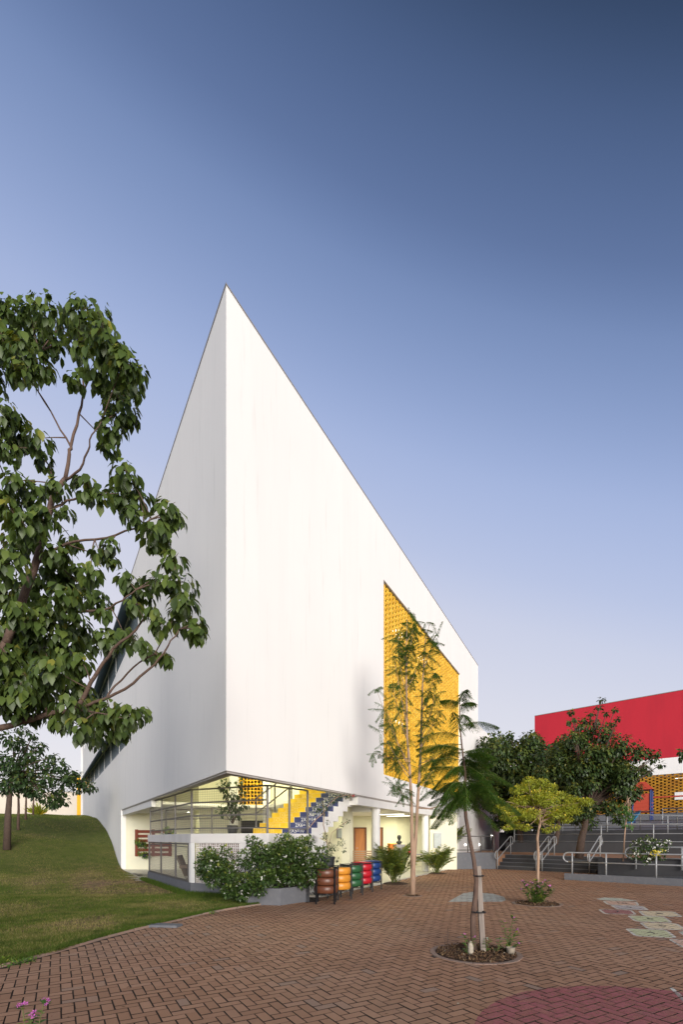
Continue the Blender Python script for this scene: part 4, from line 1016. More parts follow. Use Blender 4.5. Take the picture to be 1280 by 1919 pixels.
fx = P(813, 0, 23.5)[0]; gx = P(827, 0, 23.5)[0]
MB().box(((fx+gx)/2, 23.5, 1.08), gx-fx, .04, .72).build('frame', 'steel', nb); MB().box(((fx+gx)/2, 23.475, 1.11), gx-fx-.06, .02, .66).build('sheet', 'board', nb)
MB().wall((P(806, 0, 23.6)[0], 23.56), (P(856, 0, 23.6)[0], 23.56), .03, 2.77, .2, side=(0, 1)).build('lobby_wall', 'cream', B0)
q = P(775, 1592, 22.6)
tb = thing('side_table', 'small table with books and flowers against the cream wall', 'table', (q[0], q[1], .035))
MB().box((q[0], q[1], .78), 1.15, .45, .035, .1).build('tabletop', 'greybox', tb)
for sx in (-.5, .5):
    for sy in (-.17, .17): MB().box((q[0]+sx, q[1]+sy, .035), .04, .04, .745).build('leg', 'blackmetal', tb)
for dx, m_, l_ in ((-.42, 'tyre_green', 'green book standing on the small table'), (-.22, 'tyre_red', 'red book standing on the small table')):
    o = MB().box((q[0]+dx, q[1], .816), .16, .05, .24, .3).build('book', m_, bevel=.004); tag(o, l_, 'book')
# trellis with pots in the recess
tx0, tx1 = P(254, 0, 23.55)[0], P(322, 0, 23.55)[0]
tl = thing('wall_trellis', 'reddish brown slatted wooden panel with plants on the recess wall', 'trellis', ((tx0+tx1)/2, 23.5, .9))
z0, z1 = CH+(HZ-1603)/F*23.5, CH+(HZ-1555)/F*23.5
for k in range(6): z = z0+(z1-z0)*k/5.6; MB().box(((tx0+tx1)/2, 23.53, z), tx1-tx0, .03, .14).build('slat', 'woodred', tl)
for x in (tx0+.07, (tx0+tx1)/2, tx1-.07): MB().box((x, 23.49, z0-.02), .14, .03, z1-z0+.06).build('upright', 'woodred', tl)
# garden chair inside the cage
def tiltchair(x, y):
    t = thing('garden_chair', 'weathered slatted garden chair behind the wire mesh below the deck', 'chair', (x, y, .0))
    for j in range(5): MB().bar((x-.28+0, y-.05+j*.0, 0), (x+.0, y, 0), .001) if False else None
    for j in range(5): u = -.22+j*.11; MB().bar((x+.3, y+u, .42), (x-.22, y+u, .30), .09, .02).build('seat_slat', 'benchwood', t)
    for j in range(5): u = -.24+j*.12; MB().bar((x-.22, y+u, .30), (x-.50, y+u*1.2, .98), .10, .02).build('back_slat', 'benchwood', t)
    for s_ in (-.3, .3):
        MB().bar((x+.3, y+s_, .03), (x+.28, y+s_, .60), .06, .03).build('leg', 'benchwood', t); MB().bar((x+.35, y+s_, .61), (x-.38, y+s_, .62), .03, .11).build('armrest', 'benchwood', t)
        MB().bar((x-.5, y+s_, .03), (x+.25, y+s_, .40), .05, .03).build('leg', 'benchwood', t)
tiltchair(-4.95, 16.2)

# ------------------------------------------------------------------ plants
def rot_tint(n, lo=0, hi=1): return lo+(hi-lo)*RNG.random(n)
def lumps_leaves(B, C, rad, dens, size, tv=LEAF_V, tf=LEAF_F, droop=.6, flat=.9, width=1.0, inner=.35):
    """leaves spread in lumps (ellipsoid clusters): outward and drooping"""
    for c, r in zip(C, rad):
        n = max(22, int(dens*(r**2)*np.clip(RNG.normal(1, .12), .7, 1.3)))
        d = rdir(n); rr_ = r*(inner+(1-inner)*RNG.random(n)**.5)[:, None]; p = c+d*rr_*np.array([1, 1, flat])
        fw = d*.8+rdir(n)*.55; fw[:, 2] -= droop
        up = d+np.array([0, 0, .9])+rdir(n)*.35
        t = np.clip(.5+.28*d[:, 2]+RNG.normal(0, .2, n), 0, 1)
        B.add(tv, tf, p, frames(fw, up)*np.array([width, 1, 1])[None, None, :], size*RNG.uniform(.65, 1.2, n), t)
def branch(mb, a, b, r0, r1, sag=.1, n=5, wob=.04, k=6):
    a = np.array(a); b = np.array(b); L_ = np.linalg.norm(b-a); pts = []
    off = rdir(1)[0]*wob*L_
    for i in range(n+1):
        f = i/n; p = a+(b-a)*f; p = p+off*math.sin(f*math.pi)+np.array([0, 0, sag*L_*math.sin(f*math.pi)]); pts.append(p)
    mb.tube(pts, [r0+(r1-r0)*i/n for i in range(n+1)], k); return pts

# ---- foreground tree at the left
DT = 7.0
def T3(px, py, dd=0): return P(px, py, DT+dd)
ft = thing('foreground_tree', 'tree with large drooping glossy leaves filling the left edge', 'tree', (-6.1, 7.4, 0))
tm = MB()
tm.tube([(-6.15, 7.5, -.05), (-6.1, 7.4, .9), (-5.95, 7.3, 1.8), T3(-75, 1420, .2), T3(-30, 1290, .1), T3(12, 1205)], [.15, .13, .11, .095, .085, .062], 10)
tm.build('trunk', 'bark', ft, smooth=True)
bs = []
def limb(pts, r0, r1):
    m_ = MB(); P_ = [T3(*p) if len(p) == 3 else T3(p[0], p[1]) for p in pts]
    Q = [P_[0]]
    for i in range(len(P_)-1):
        for f in (.33, .66, 1): Q.append(P_[i]+(P_[i+1]-P_[i])*f+(rdir(1)[0]*.012 if f < 1 else 0))
    m_.tube(Q, [(r0+(r1-r0)*i/(len(Q)-1))*.8 for i in range(len(Q))], 8); m_.build('limb', 'bark', ft, smooth=True); bs.extend(Q)
limb([(12, 1205), (40, 1130), (70, 1045), (85, 985), (100, 930), (122, 898)], .075, .042)
limb([(122, 898), (130, 850), (133, 835), (148, 775), (158, 730), (155, 690), (143, 655)], .034, .008)
limb([(158, 730), (172, 705), (185, 685, -.2), (205, 660, -.3)], .014, .007)
limb([(133, 838), (105, 790, .2), (72, 735, .4), (55, 705, .5), (40, 680, .6)], .018, .006)
limb([(72, 735, .4), (70, 700, .3), (75, 660, .2)], .009, .005)
limb([(122, 900), (150, 880, -.2), (165, 845, -.3), (172, 815, -.4), (190, 790, -.4)], .022, .008)
limb([(105, 920), (95, 880, .3), (75, 850, .5), (60, 830, .6)], .016, .006)
limb([(98, 955), (125, 938, -.2), (165, 930, -.3), (200, 928, -.3)], .022, .01)
limb([(75, 1020), (60, 960, .4), (40, 925, .6), (10, 895, .8)], .022, .008)
limb([(75, 1052), (95, 1032, -.1), (140, 1015, -.3), (200, 1008, -.5), (255, 990, -.7), (300, 965, -.8)], .028, .01)
limb([(18, 1185), (60, 1155), (115, 1147, -.2), (195, 1143, -.3), (230, 1125, -.5), (255, 1105, -.5)], .035, .009)
limb([(-45, 1300), (0, 1255, .3), (50, 1235, .3), (95, 1205, .2)], .04, .01)
limb([(-80, 1390), (-20, 1370), (40, 1352), (90, 1338), (140, 1330, -.2), (165, 1290, -.3), (185, 1255, -.4), (212, 1215, -.5), (255, 1180, -.6), (278, 1150, -.7)], .065, .012)
limb([(140, 1330, -.2), (200, 1308, -.4), (250, 1280, -.6), (290, 1245, -.7), (315, 1210, -.8), (335, 1180, -.8)], .03, .009)
limb([(200, 1308, -.4), (215, 1285, -.3), (250, 1250, -.5), (290, 1225, -.6), (330, 1150, -.7)], .02, .008)
limb([(140, 1330, -.2), (180, 1335, -.5), (230, 1345, -.8)], .02, .007)
CL = [(40, 1220, 34), (75, 1230, 32), (120, 1240, 32), (15, 1270, 36), (70, 1285, 34), (25, 1320, 34), (-10, 1240, 36), (60, 1165, 32), (30, 1150, 34), (90, 1150, 30), (140, 1170, 30), (150, 1300, 28), (20, 600, 40), (60, 598, 40), (92, 590, 38), (10, 655, 42), (50, 665, 42), (95, 640, 30), (80, 690, 26), (40, 700, 28), (-25, 620, 45), (-25, 700, 40),
 (150, 592, 34), (183, 590, 28), (200, 638, 36), (232, 682, 34), (180, 680, 40), (212, 722, 40), (245, 722, 26), (230, 770, 32), (207, 800, 28), (205, 838, 20), (148, 645, 24), (142, 712, 18), (165, 625, 35), (258, 700, 18), (120, 610, 26),
 (8, 780, 34), (40, 812, 34), (75, 826, 24), (20, 845, 24), (85, 862, 16), (-20, 820, 40),
 (30, 905, 28), (62, 925, 32), (18, 955, 34), (108, 912, 22), (80, 965, 30), (-20, 930, 40), (45, 985, 34), (120, 962, 18),
 (165, 912, 26), (187, 930, 22), (235, 886, 26), (227, 930, 28), (260, 935, 26), (250, 968, 22), (315, 955, 26), (298, 990, 28), (328, 975, 20), (285, 1005, 24), (300, 1015, 20),
 (30, 1020, 34), (20, 1060, 40), (65, 1010, 28), (105, 1035, 30), (135, 1015, 18), (100, 1075, 35), (150, 1080, 34), (120, 1120, 38), (60, 1110, 40), (10, 1110, 42), (180, 1125, 28), (172, 1075, 24), (195, 1150, 14), (185, 1035, 14), (207, 1020, 16), (208, 1050, 10), (-20, 1060, 45),
 (240, 1088, 24), (268, 1108, 28), (290, 1085, 18), (250, 1138, 20), (325, 1055, 26), (312, 1090, 26), (345, 1095, 26), (345, 1130, 26), (365, 1170, 24), (335, 1160, 26), (372, 1188, 14), (300, 1170, 20), (290, 1150, 18),
 (232, 1192, 24), (200, 1200, 26), (262, 1208, 20), (160, 1205, 34), (115, 1200, 38), (60, 1195, 40), (20, 1235, 40), (95, 1255, 38), (150, 1240, 26), (310, 1232, 10), (280, 1225, 12), (45, 1265, 40), (0, 1180, 40), (130, 1280, 26),
 (35, 1300, 36), (85, 1312, 34), (130, 1322, 30), (170, 1330, 32), (205, 1335, 30), (238, 1340, 28), (266, 1338, 18), (222, 1368, 22), (180, 1385, 22), (150, 1365, 26), (5, 1310, 36), (110, 1350, 26), (60, 1335, 30), (-30, 1280, 40), (190, 1360, 24)]
CC = []; CRr = []
for px, py, r in CL:
    dd = random.uniform(-.6, .6)+(-.5 if px > 220 else 0); CC.append(P(px, py-4, DT+dd)); CRr.append(r*(DT+dd)/F*.90)
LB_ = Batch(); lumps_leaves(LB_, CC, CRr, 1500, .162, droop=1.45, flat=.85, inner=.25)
# the 300 largest (nearest) leaves single, the rest joined
tw = MB(); arr = np.array(bs)
for c, r in zip(CC, CRr):
    b_ = arr[np.argmin(np.linalg.norm(arr-c, axis=1))]
    if np.linalg.norm(b_-c) > r*.3: branch(tw, b_, c, .010, .004, .03, 4, .05, 5)
    for _ in range(3): d = rdir(1)[0]; branch(tw, c, c+d*r*.75, .005, .003, .0, 2, .05, 4)
tw.build('twigs', 'bark', ft, smooth=True, kind='stuff')
V = np.concatenate(LB_.V); T = np.concatenate(LB_.T); k8 = len(LEAF_V); NL = len(V)//k8; print('tree leaves', NL)
V = V.reshape(NL, k8, 3); cen = V.mean(1); okl = (cen[:, 0]/cen[:, 1] > -.70)
sz = np.linalg.norm(V[:, 7]-V[:, 0], axis=1)/cen[:, 1]; o_ = np.argsort(-(sz*okl)); lo_ = ORG[ft.name]
for i in o_[:300]:
    me = bpy.data.meshes.new('leaf'); me.from_pydata((V[i]-V[i, 0]).tolist(), [], LEAF_F); me.materials.append(M['bigleaf_r']); me.shade_smooth()
    o = link('leaf', me, ft); o.location = V[i, 0]-lo_
rem = o_[300:]; RBt = Batch(); RBt.V = [V[rem].reshape(-1, 3)]; RBt.T = [T.reshape(NL, k8)[rem].ravel()]; RBt.n = len(rem)*k8
for f in LEAF_F: RBt.Fs.setdefault(len(f), []).append(np.arange(len(rem))[:, None]*k8+np.array(f)[None, :])
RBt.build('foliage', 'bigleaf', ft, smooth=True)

# ---- bipinnate fronds
DRP = 1.3
def frond(B, base, d0, L_, droop, npin, pl, nleaf, lw, ll, curl=0.0, mbk=None, rr=.006):
    """rachis with side combs of narrow leaflets"""
    d = np.array(d0, float); d /= np.linalg.norm(d); p = np.array(base, float); pts = [p.copy()]; dirs = [d.copy()]; n = 12
    for i in range(n):
        d = d+np.array([0, 0, -droop/n]); d /= np.linalg.norm(d); p = p+d*L_/n; pts.append(p.copy()); dirs.append(d.copy())
    if mbk is not None: mbk.tube(pts[::3], [rr*(1-.8*i/4) for i in range(len(pts[::3]))], 4)
    pts = np.array(pts); dirs = np.array(dirs); pos = []; fws = []; ups = []; sc = []
    for j in range(npin):
        f = (.12+.88*j/(npin-1)); x = f*n; i = min(int(x), n-1); q = pts[i]+(pts[i+1]-pts[i])*(x-i); dd = dirs[i]
        sdv = np.cross(dd, [0, 0, 1.]); sdv /= (np.linalg.norm(sdv)+1e-6)
        plen = pl*math.sin(math.pi*min(1, .18+f*.80))**.6*random.uniform(.85, 1.1)
        for s_ in (-1, 1):
            pd = sdv*s_+dd*.45+np.array([0, 0, -.35-DRP*random.random()]); pd /= np.linalg.norm(pd)
            if nleaf == 0:
                pos.append(q); fws.append(pd); ups.append([0, 0, 1]); sc.append(plen); continue
            g = np.linspace(.08, 1, nleaf)[:, None]; cq = q+pd*plen*g+np.array([0, 0, -1.])*plen*.25*g**2
            sd2 = np.cross(pd, [0, 0, 1.]); sd2 /= (np.linalg.norm(sd2)+1e-6)
            for s2 in (-1, 1):
                fw = sd2*s2+pd*.5+rdir(nleaf)*.2
                for kk in range(nleaf): pos.append(cq[kk]); fws.append(fw[kk]); ups.append([0, 0, 1.]); sc.append(ll*(1-.4*g[kk, 0]))
    n_ = len(pos)
    B.add([(0, 0, 0), (-.5, .5, 0), (0, 1, -.05), (.5, .5, 0)], [(0, 3, 2, 1)], np.array(pos), frames(np.array(fws), np.array(ups, float)+rdir(n_)*.3)*np.array([lw, 1, 1])[None, None, :], np.array(sc), np.clip(RNG.normal(.5, .2, n_), 0, 1))
# young flame tree with stake in the near bed
bq = G(891, 1783)
sm = thing('staked_tree', 'young feathery tree tied to a wooden stake in the near round bed', 'tree', tuple(bq))
DS = bq[1]
def S3(px, py, dd=0): return P(px, py, DS+dd)
tr_ = MB(); tr_.tube([bq+np.array([-.02, 0, -.05]), S3(886, 1720), S3(891, 1680), S3(893, 1650), S3(888, 1610), S3(880, 1570), S3(873, 1530), S3(871, 1500), S3(872, 1450), S3(866, 1400), S3(861, 1350), S3(862, 1310)], [.040, .037, .034, .031, .028, .026, .024, .022, .017, .011, .008, .004], 10)
tr_.build('trunk', 'bark', sm, smooth=True)
sb = MB(); FB = Batch()
fr2 = [(random.choice((866, 870, 872)), random.uniform(1400, 1500), random.uniform(0, 360), random.uniform(.5, 1.2), random.uniform(-.75, .25), random.uniform(.35, .72)) for _ in range(40)]
fr_ = fr2+[(862, 1340, 60, 1.0, .10, .50), (862, 1360, -30, .9, .1, .55), (862, 1372, -110, .5, .3, .5), (864, 1380, 180, 1.0, .25, .65), (864, 1395, 150, .7, .0, .5), (866, 1405, -160, 1.0, .15, .75), (866, 1410, 20, 1.0, .2, .55), (868, 1420, -60, 1., .1, .6),
       (868, 1425, 175, 1.2, .15, .85), (870, 1440, 205, 1.1, .0, .85), (870, 1445, 10, 1.2, .2, .7), (871, 1455, -20, 1.1, .1, .75), (872, 1470, 190, 1.2, .1, .75), (872, 1475, -70, 1.2, .0, .7), (872, 1480, -100, 1.2, -.1, .8), (872, 1486, 225, 1.2, -.1, .85), (873, 1490, -40, 1.2, 0, .85), (873, 1492, 0, 1.1, .05, .85),
       (872, 1440, 200, 1.0, -.3, .6), (872, 1460, -10, .9, -.4, .6), (872, 1480, 170, .8, -.6, .62), (873, 1500, 185, .7, -.7, .6), (873, 1505, -5, .8, -.6, .6), (873, 1500, -130, 1.5, .1, .7), (873, 1500, 245, 1.4, .0, .85), (873, 1503, -20, 1.4, .0, .8), (873, 1506, 100, 1.2, .1, .7), (873, 1440, 60, 1.0, .2, .65), (873, 1470, 120, 1.1, .1, .7), (862, 1322, 30, .8, .5, .28), (862, 1318, 160, .8, .5, .28), (862, 1315, -80, .8, .7, .25)]
for px, py, az, dr, ev, L_ in fr_:
    a = R(az); frond(FB, S3(px, py), (math.cos(a), math.sin(a)*.8, ev+.35), L_*.95, dr*1.2, 30, .135, 12, .34, .032, mbk=sb, rr=.005)
sb.build('frond_stalks', 'stem', sm); FB.build('foliage', 'fern', sm)
sk = thing('wooden_stake', 'grey weathered wooden stake beside the trunk in the near round bed', 'stake', tuple(S3(905, 1786)))
q = S3(905, 1786); q2 = S3(899, 1650, .03); q3 = S3(896, 1622, .04)
MB().bar((q[0], q[1]-.02, -.05), (q3[0], q3[1], q3[2]), .072, .05).build('post', 'stake', sk, bevel=.006)
tie = MB(); c_ = S3(898, 1708, -.06); tie.tube([c_+np.array([.085*math.cos(a), .07*math.sin(a), 0]) for a in np.linspace(0, 6.28, 16)], .010, 5); c_ = S3(897, 1640, 0); tie.tube([c_+np.array([.07*math.cos(a), .07*math.sin(a), 0]) for a in np.linspace(0, 6.28, 16)], .008, 5); tie.build('tie', 'blackmetal', sk)

# slender tree with twin trunk, d 13.1
bq = G(773, 1677); DS2 = bq[1]
t2_ = thing('slender_tree', 'tall slender tree with twin pale trunks and sparse feathery leaves', 'tree', tuple(bq))
def V3(px, py, dd=0): return P(px, py, DS2+dd)
tm = MB(); tm.tube([bq+np.array([0, 0, -.05]), V3(774, 1640), V3(775, 1605), V3(775.5, 1585), V3(776, 1568)], [.078, .070, .062, .045, .012], 10)
tm.tube([V3(773, 1625), V3(772.5, 1590), V3(771, 1500), V3(768, 1440), V3(763, 1380), V3(762, 1300), V3(761, 1220), V3(763, 1160)], [.055, .050, .042, .036, .03, .024, .014, .005], 8)
tm.tube([V3(775, 1625, .01), V3(778, 1590, .02), V3(783, 1500, .05), V3(788, 1420, .1), V3(790, 1350, .1), V3(792, 1280, .1), V3(797, 1200, .1), V3(805, 1170, .1)], [.053, .048, .04, .035, .028, .02, .012, .005], 8)
tm.tube([V3(783, 1513, .03), V3(805, 1515, 0), V3(830, 1508, -.1), V3(848, 1490, -.1)], [.022, .017, .012, .006], 6)
tm.build('trunk', 'bark_pale', t2_, smooth=True)
tb_ = MB(); FB = Batch()
# clusters: (px, py, spread px)
br2 = [(768, 1440, 705, 1290), (766, 1430, 725, 1330), (767, 1450, 715, 1370), (764, 1390, 735, 1280), (763, 1360, 738, 1230), (790, 1400, 825, 1330), (790, 1380, 815, 1300), (792, 1330, 815, 1260), (763, 1300, 745, 1200), (762, 1290, 785, 1240), (766, 1420, 700, 1410), (769, 1460, 735, 1400), (788, 1430, 830, 1410), (768, 1480, 745, 1470), (795, 1250, 815, 1190), (785, 1480, 812, 1440), (762, 1250, 775, 1180), (761, 1240, 745, 1190), (763, 1200, 778, 1165), (770, 1500, 738, 1470)]
for a, b, c, d_ in br2:
    A_ = V3(a, b); dd = random.uniform(-.8, .8); Bq = V3(c, d_, dd); pts = branch(tb_, A_, Bq, .013, .004, -.06, 5, .03, 5)
    for q in pts[2:]:
        for s_ in range(6):
            e_2 = rdir(1)[0]; frond(FB, q+rdir(1)[0]*.05, e_2, random.uniform(.26, .42), .6, 11, .085, 6, .5, .030, mbk=None)
for yy in range(1165, 1440, 14):
    for xx in ((762 if yy > 1200 else 763), 793+(1350-yy)*.03):
        for s_ in range(2):
            e_2 = rdir(1)[0]; e_2[2] *= .7; e_2[1] *= .8; frond(FB, V3(xx, yy), e_2, random.uniform(.2, .36)*(.5+.5*min(1, (yy-1140)/120)), .6, 11, .085, 6, .5, .030, mbk=None)
tb_.build('branches', 'bark_pale', t2_); FB.build('foliage', 'feather', t2_)

# lime green tree in the far bed
bq = G(1009, 1692); D3_ = bq[1]
t3_ = thing('lime_tree', 'small tree with lime green leaves above the far round bed', 'tree', tuple(bq))
def W3(px, py, dd=0): return P(px, py, D3_+dd)
tm = MB(); tm.tube([bq+np.array([0, 0, -.05]), W3(1008, 1640), W3(1009, 1600), W3(1007, 1570), W3(1012, 1540), W3(1011, 1520), W3(1013, 1490)], [.040, .037, .034, .032, .026, .02, .008], 8); tm.build('trunk', 'bark_pale', t3_, smooth=True)
LC = [(955, 1530, 16), (975, 1500, 20), (1000, 1470, 20), (985, 1475, 18), (1015, 1465, 14), (1025, 1500, 22), (1050, 1520, 22), (1075, 1505, 18), (1095, 1502, 14), (1045, 1490, 16), (990, 1525, 22), (1020, 1535, 18), (965, 1545, 15), (1060, 1535, 12), (940, 1515, 16), (1000, 1500, 20), (1040, 1550, 10), (1080, 1520, 12), (930, 1500, 12), (985, 1550, 10), (1010, 1490, 20), (960, 1515, 16), (1100, 1500, 10), (1065, 1510, 16), (1030, 1475, 14), (970, 1480, 14), (950, 1550, 9), (1070, 1495, 12), (1025, 1555, 9), (990, 1460, 10), (1040, 1525, 14)]
tb_ = MB(); C_ = []; R_ = []
for px, py, r in LC:
    dd = random.uniform(-.35, .35); c = W3(px, py, dd); C_.append(c); R_.append(r*D3_/F*1.1); branch(tb_, W3(1012, 1500+random.uniform(0, 55)), c, .011, .003, .05, 6, .09, 5)
tb_.build('branches', 'bark_pale', t3_)
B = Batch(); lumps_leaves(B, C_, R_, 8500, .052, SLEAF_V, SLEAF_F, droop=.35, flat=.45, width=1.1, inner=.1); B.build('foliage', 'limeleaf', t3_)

# big dark tree and the mass behind
def crown_tree(name, label, base, d, LC, leaf, m, dens, trunk, tr=.14, dj=1.2, tv=LEAF_V, tf=LEAF_F, bark='bark_dark', flat=.85, droop=.7, group=None, top=None):
    t = thing(name, label, 'tree', tuple(base), group)
    tm = MB(); tm.tube(trunk, [tr*(1-.5*i/(len(trunk)-1)) for i in range(len(trunk))], 9); tm.build('trunk', bark, t, smooth=True)
    C_ = []; R_ = []; tb_ = MB()
    for px, py, r in LC:
        dd = random.uniform(-dj, dj); c = P(px, py, d+dd); C_.append(c); R_.append(r*(d+dd)/F*1.05); branch(tb_, trunk[-1]+rdir(1)[0]*.1, c, tr*.3, .012, .02, 5, .06, 5)
    tb_.build('branches', bark, t)
    B = Batch(); lumps_leaves(B, C_, R_, dens, leaf, tv, tf, droop=droop, flat=flat, inner=.2); B.build('foliage', m, t); return t
def crowd(n, poly, r0, r1):
    out = []; xs_ = [p[0] for p in poly]; ys_ = [p[1] for p in poly]
    while len(out) < n:
        x, y = random.uniform(min(xs_), max(xs_)), random.uniform(min(ys_), max(ys_)); ins = False
        for i in range(len(poly)):
            x1, y1 = poly[i]; x2, y2 = poly[i-1]
            if (y1 > y) != (y2 > y) and x < (x2-x1)*(y-y1)/(y2-y1)+x1: ins = not ins
        if ins: out.append((x, y, random.uniform(r0, r1)))
    return out
d = 19.7; b_ = P(1085, 1600, d); b_[2] = tz
big = crowd(75, [(1060, 1385), (1100, 1362), (1150, 1370), (1165, 1400), (1190, 1440), (1180, 1500), (1175, 1540), (1120, 1545), (1070, 1530), (1040, 1490), (1035, 1420)], 14, 24)+[(1128, 1311, 5), (1122, 1326, 5), (1108, 1336, 6), (1098, 1348, 7), (1136, 1336, 5), (1150, 1355, 5), (1070, 1334, 4), (1078, 1348, 6), (1065, 1352, 4), (1158, 1346, 3), (1085, 1360, 8), (1118, 1350, 7), (1138, 1362, 7), (1152, 1330, 3), (1195, 1400, 12), (1210, 1410, 12), (1225, 1420, 10), (1238, 1432, 6), (1205, 1440, 12), (1190, 1415, 14), (1213, 1445, 8), (1232, 1412, 7), (1190, 1455, 10), (1020, 1450, 18), (1012, 1480, 16), (1030, 1510, 16), (1045, 1440, 18), (1160, 1530, 14)]
crown_tree('dark_tree', 'big dark green tree in front of the red building', b_, d, big, .155, 'darkleaf', 1300, [b_, P(1090, 1570, d), P(1097, 1545, d), P(1100, 1510, d)], .17)
d = 30; b_ = P(975, 1590, d); b_[2] = 1.2
crown_tree('background_tree', 'dark spreading tree between the white wing and the red building', b_, d, crowd(105, [(905, 1400), (950, 1382), (1000, 1388), (1030, 1402), (1060, 1390), (1070, 1520), (1000, 1550), (930, 1530), (900, 1450)], 14, 24)+[(955, 1376, 7), (985, 1385, 9), (925, 1388, 8)], .24, 'darkleaf', 620, [b_, P(975, 1560, d), P(972, 1520, d), P(975, 1490, d)], .2, 1.8)
d = 27; b_ = P(1040, 1590, d); b_[2] = 1.2
crown_tree('background_tree', 'dark tree standing directly behind the lime green tree', b_, d, crowd(34, [(1010, 1400), (1060, 1385), (1090, 1400), (1090, 1520), (1030, 1530)], 14, 22), .24, 'midleaf', 600, [b_, P(1045, 1560, d), P(1048, 1520, d)], .16, 1.5)
# sapling on the terrace
d = 17.5; b_ = P(1168, 1600, d); b_[2] = tz
crown_tree('sapling', 'thin sapling on the terrace in front of the playground tower', b_, d, [(1178, 1520, 9), (1182, 1530, 8), (1170, 1512, 7), (1172, 1545, 6), (1163, 1520, 5), (1184, 1548, 5)], .08, 'feather', 4000, [b_, P(1171, 1560, d), P(1176, 1520, d), P(1178, 1495, d)], .028, .2, bark='bark_pale')
# branch tip entering at right edge
b_ = P(1330, 1640, 12); b_[2] = .8
crown_tree('edge_tree', 'dark leafy branch tip entering at the right edge below the red wall', b_, 12, [(1281, 1412, 8), (1290, 1405, 10), (1300, 1415, 14), (1315, 1400, 18), (1274, 1408, 4), (1277, 1420, 4)], .10, 'darkleaf', 800, [b_, P(1330, 1500, 12), P(1320, 1420, 12)], .06, .3)

# ---- left background trees on the lawn
def lawn_pt(px, py):
    for dd in np.arange(8, 60, .1):
        q = P(px, py, dd)
        if q[2] <= lawn_z(q[0], q[1]): return np.array([q[0], q[1], float(lawn_z(q[0], q[1]))])
    q = P(px, py, 50); q[2] = float(lawn_z(q[0], q[1])); return q
q = lawn_pt(13, 1592); d = q[1]; print('lawn tree', q)
crown_tree('lawn_tree', 'round crowned tree standing on the lawn slope at the left edge', q, d, [(20, 1385, 20), (45, 1395, 14), (55, 1415, 18), (20, 1430, 24), (50, 1440, 18), (85, 1432, 16), (112, 1436, 15), (10, 1470, 20), (90, 1460, 16), (125, 1462, 14), (60, 1375, 9), (75, 1395, 8), (40, 1365, 9), (100, 1418, 9), (140, 1450, 10), (150, 1462, 9), (165, 1478, 6), (105, 1500, 8), (85, 1495, 10), (55, 1480, 14), (145, 1475, 13), (160, 1468, 11), (176, 1475, 7), (110, 1485, 16), (70, 1480, 18), (120, 1500, 9), (100, 1503, 12), (35, 1465, 20), (-20, 1430, 30), (130, 1455, 14), (75, 1400, 12)], .22, 'midleaf', 620, [q, P(15, 1530, d), P(18, 1490, d), P(22, 1450, d)], .17, .9)
for px, py, tp, lab, r in ((34, 1555, 1470, 'slim tree behind the left lawn tree', .08), (48, 1536, 1462, 'small tree near the crest with yellowish palm like leaves', .07), (62, 1528, 1470, 'farthest thin tree on the lawn crest', .07)):
    q = lawn_pt(px, py); d = q[1]; crown_tree('lawn_tree', lab, q, d, [(px+random.uniform(-16, 16), tp+random.uniform(-14, 16), random.uniform(7, 12)) for _ in range(7)], .24, 'palmleaf' if 'yellow' in lab else 'midleaf', 120, [q, P(px+1, (py+tp)/2, d), P(px, tp, d)], r, .8, bark='bark')
ag = thing('agave', 'yellow orange spiky plant on the lawn crest before the cream wall', 'plant', tuple(lawn_pt(72, 1525)))
B = Batch(); q = lawn_pt(72, 1526); n = 60; dirs = rdir(n); dirs[:, 2] = np.abs(dirs[:, 2])+.25
B.add([(-.5, 0, 0), (.5, 0, 0), (.2, .6, .05), (0, 1, -.1), (-.2, .6, .05)], [(0, 1, 2, 3, 4)], np.tile(q, (n, 1)), frames(dirs, rdir(n))*np.array([.09, 1, 1])[None, None, :], RNG.uniform(.7, 1.3, n), RNG.random(n)); B.build('leaves', 'limeleaf', ag)

# ---- flowering bushes
def bush(name, label, lc, d, base, leaf=.085, dens=4300, fl=60, fm='petal_white', m='bushleaf', dj=.35, fs=.03):
    t = thing(name, label, 'bush', tuple(base)); C_ = [P(px, py, d+random.uniform(-dj, dj)) for px, py, r in lc]; R_ = [r*d/F for px, py, r in lc]
    tb_ = MB()
    for c in C_: branch(tb_, base+rdir(1)[0]*np.array([.25, .15, 0]), c, .018, .006, .0, 4, .08, 5)
    tb_.build('stems', 'bark_dark', t)
    B = Batch(); lumps_leaves(B, C_, R_, dens, leaf, SLEAF_V, SLEAF_F, droop=.1, flat=.95, width=1.15, inner=.35); B.build('foliage', m, t)
    B = Batch(); k = RNG.integers(0, len(C_), fl); dd = rdir(fl); dd[:, 1] = -np.abs(dd[:, 1])-.1; dd[:, 2] = dd[:, 2]*.7+.25; dd /= np.linalg.norm(dd, axis=1, keepdims=True)
    pos_ = np.array(C_)[k]+dd*np.array(R_)[k][:, None]*1.08
    for _ in range(3): B.add(FLOWER_V, FLOWER_F, pos_+rdir(fl)*.022, frames(rdir(fl), dd+rdir(fl)*.3), fs*RNG.uniform(.7, 1.2, fl), RNG.random(fl))
    B.build('flowers', fm, t); return t
b1 = [(500, 1670, 13), (480, 1676, 13), (455, 1676, 12), (520, 1655, 11), (430, 1668, 12)]+crowd(44, [(385, 1605), (410, 1590), (450, 1585), (480, 1585), (500, 1600), (510, 1640), (495, 1660), (470, 1675), (430, 1672), (400, 1650), (380, 1640)], 12, 19)+[(476, 1580, 12), (470, 1572, 8), (390, 1610, 12), (385, 1635, 12)]
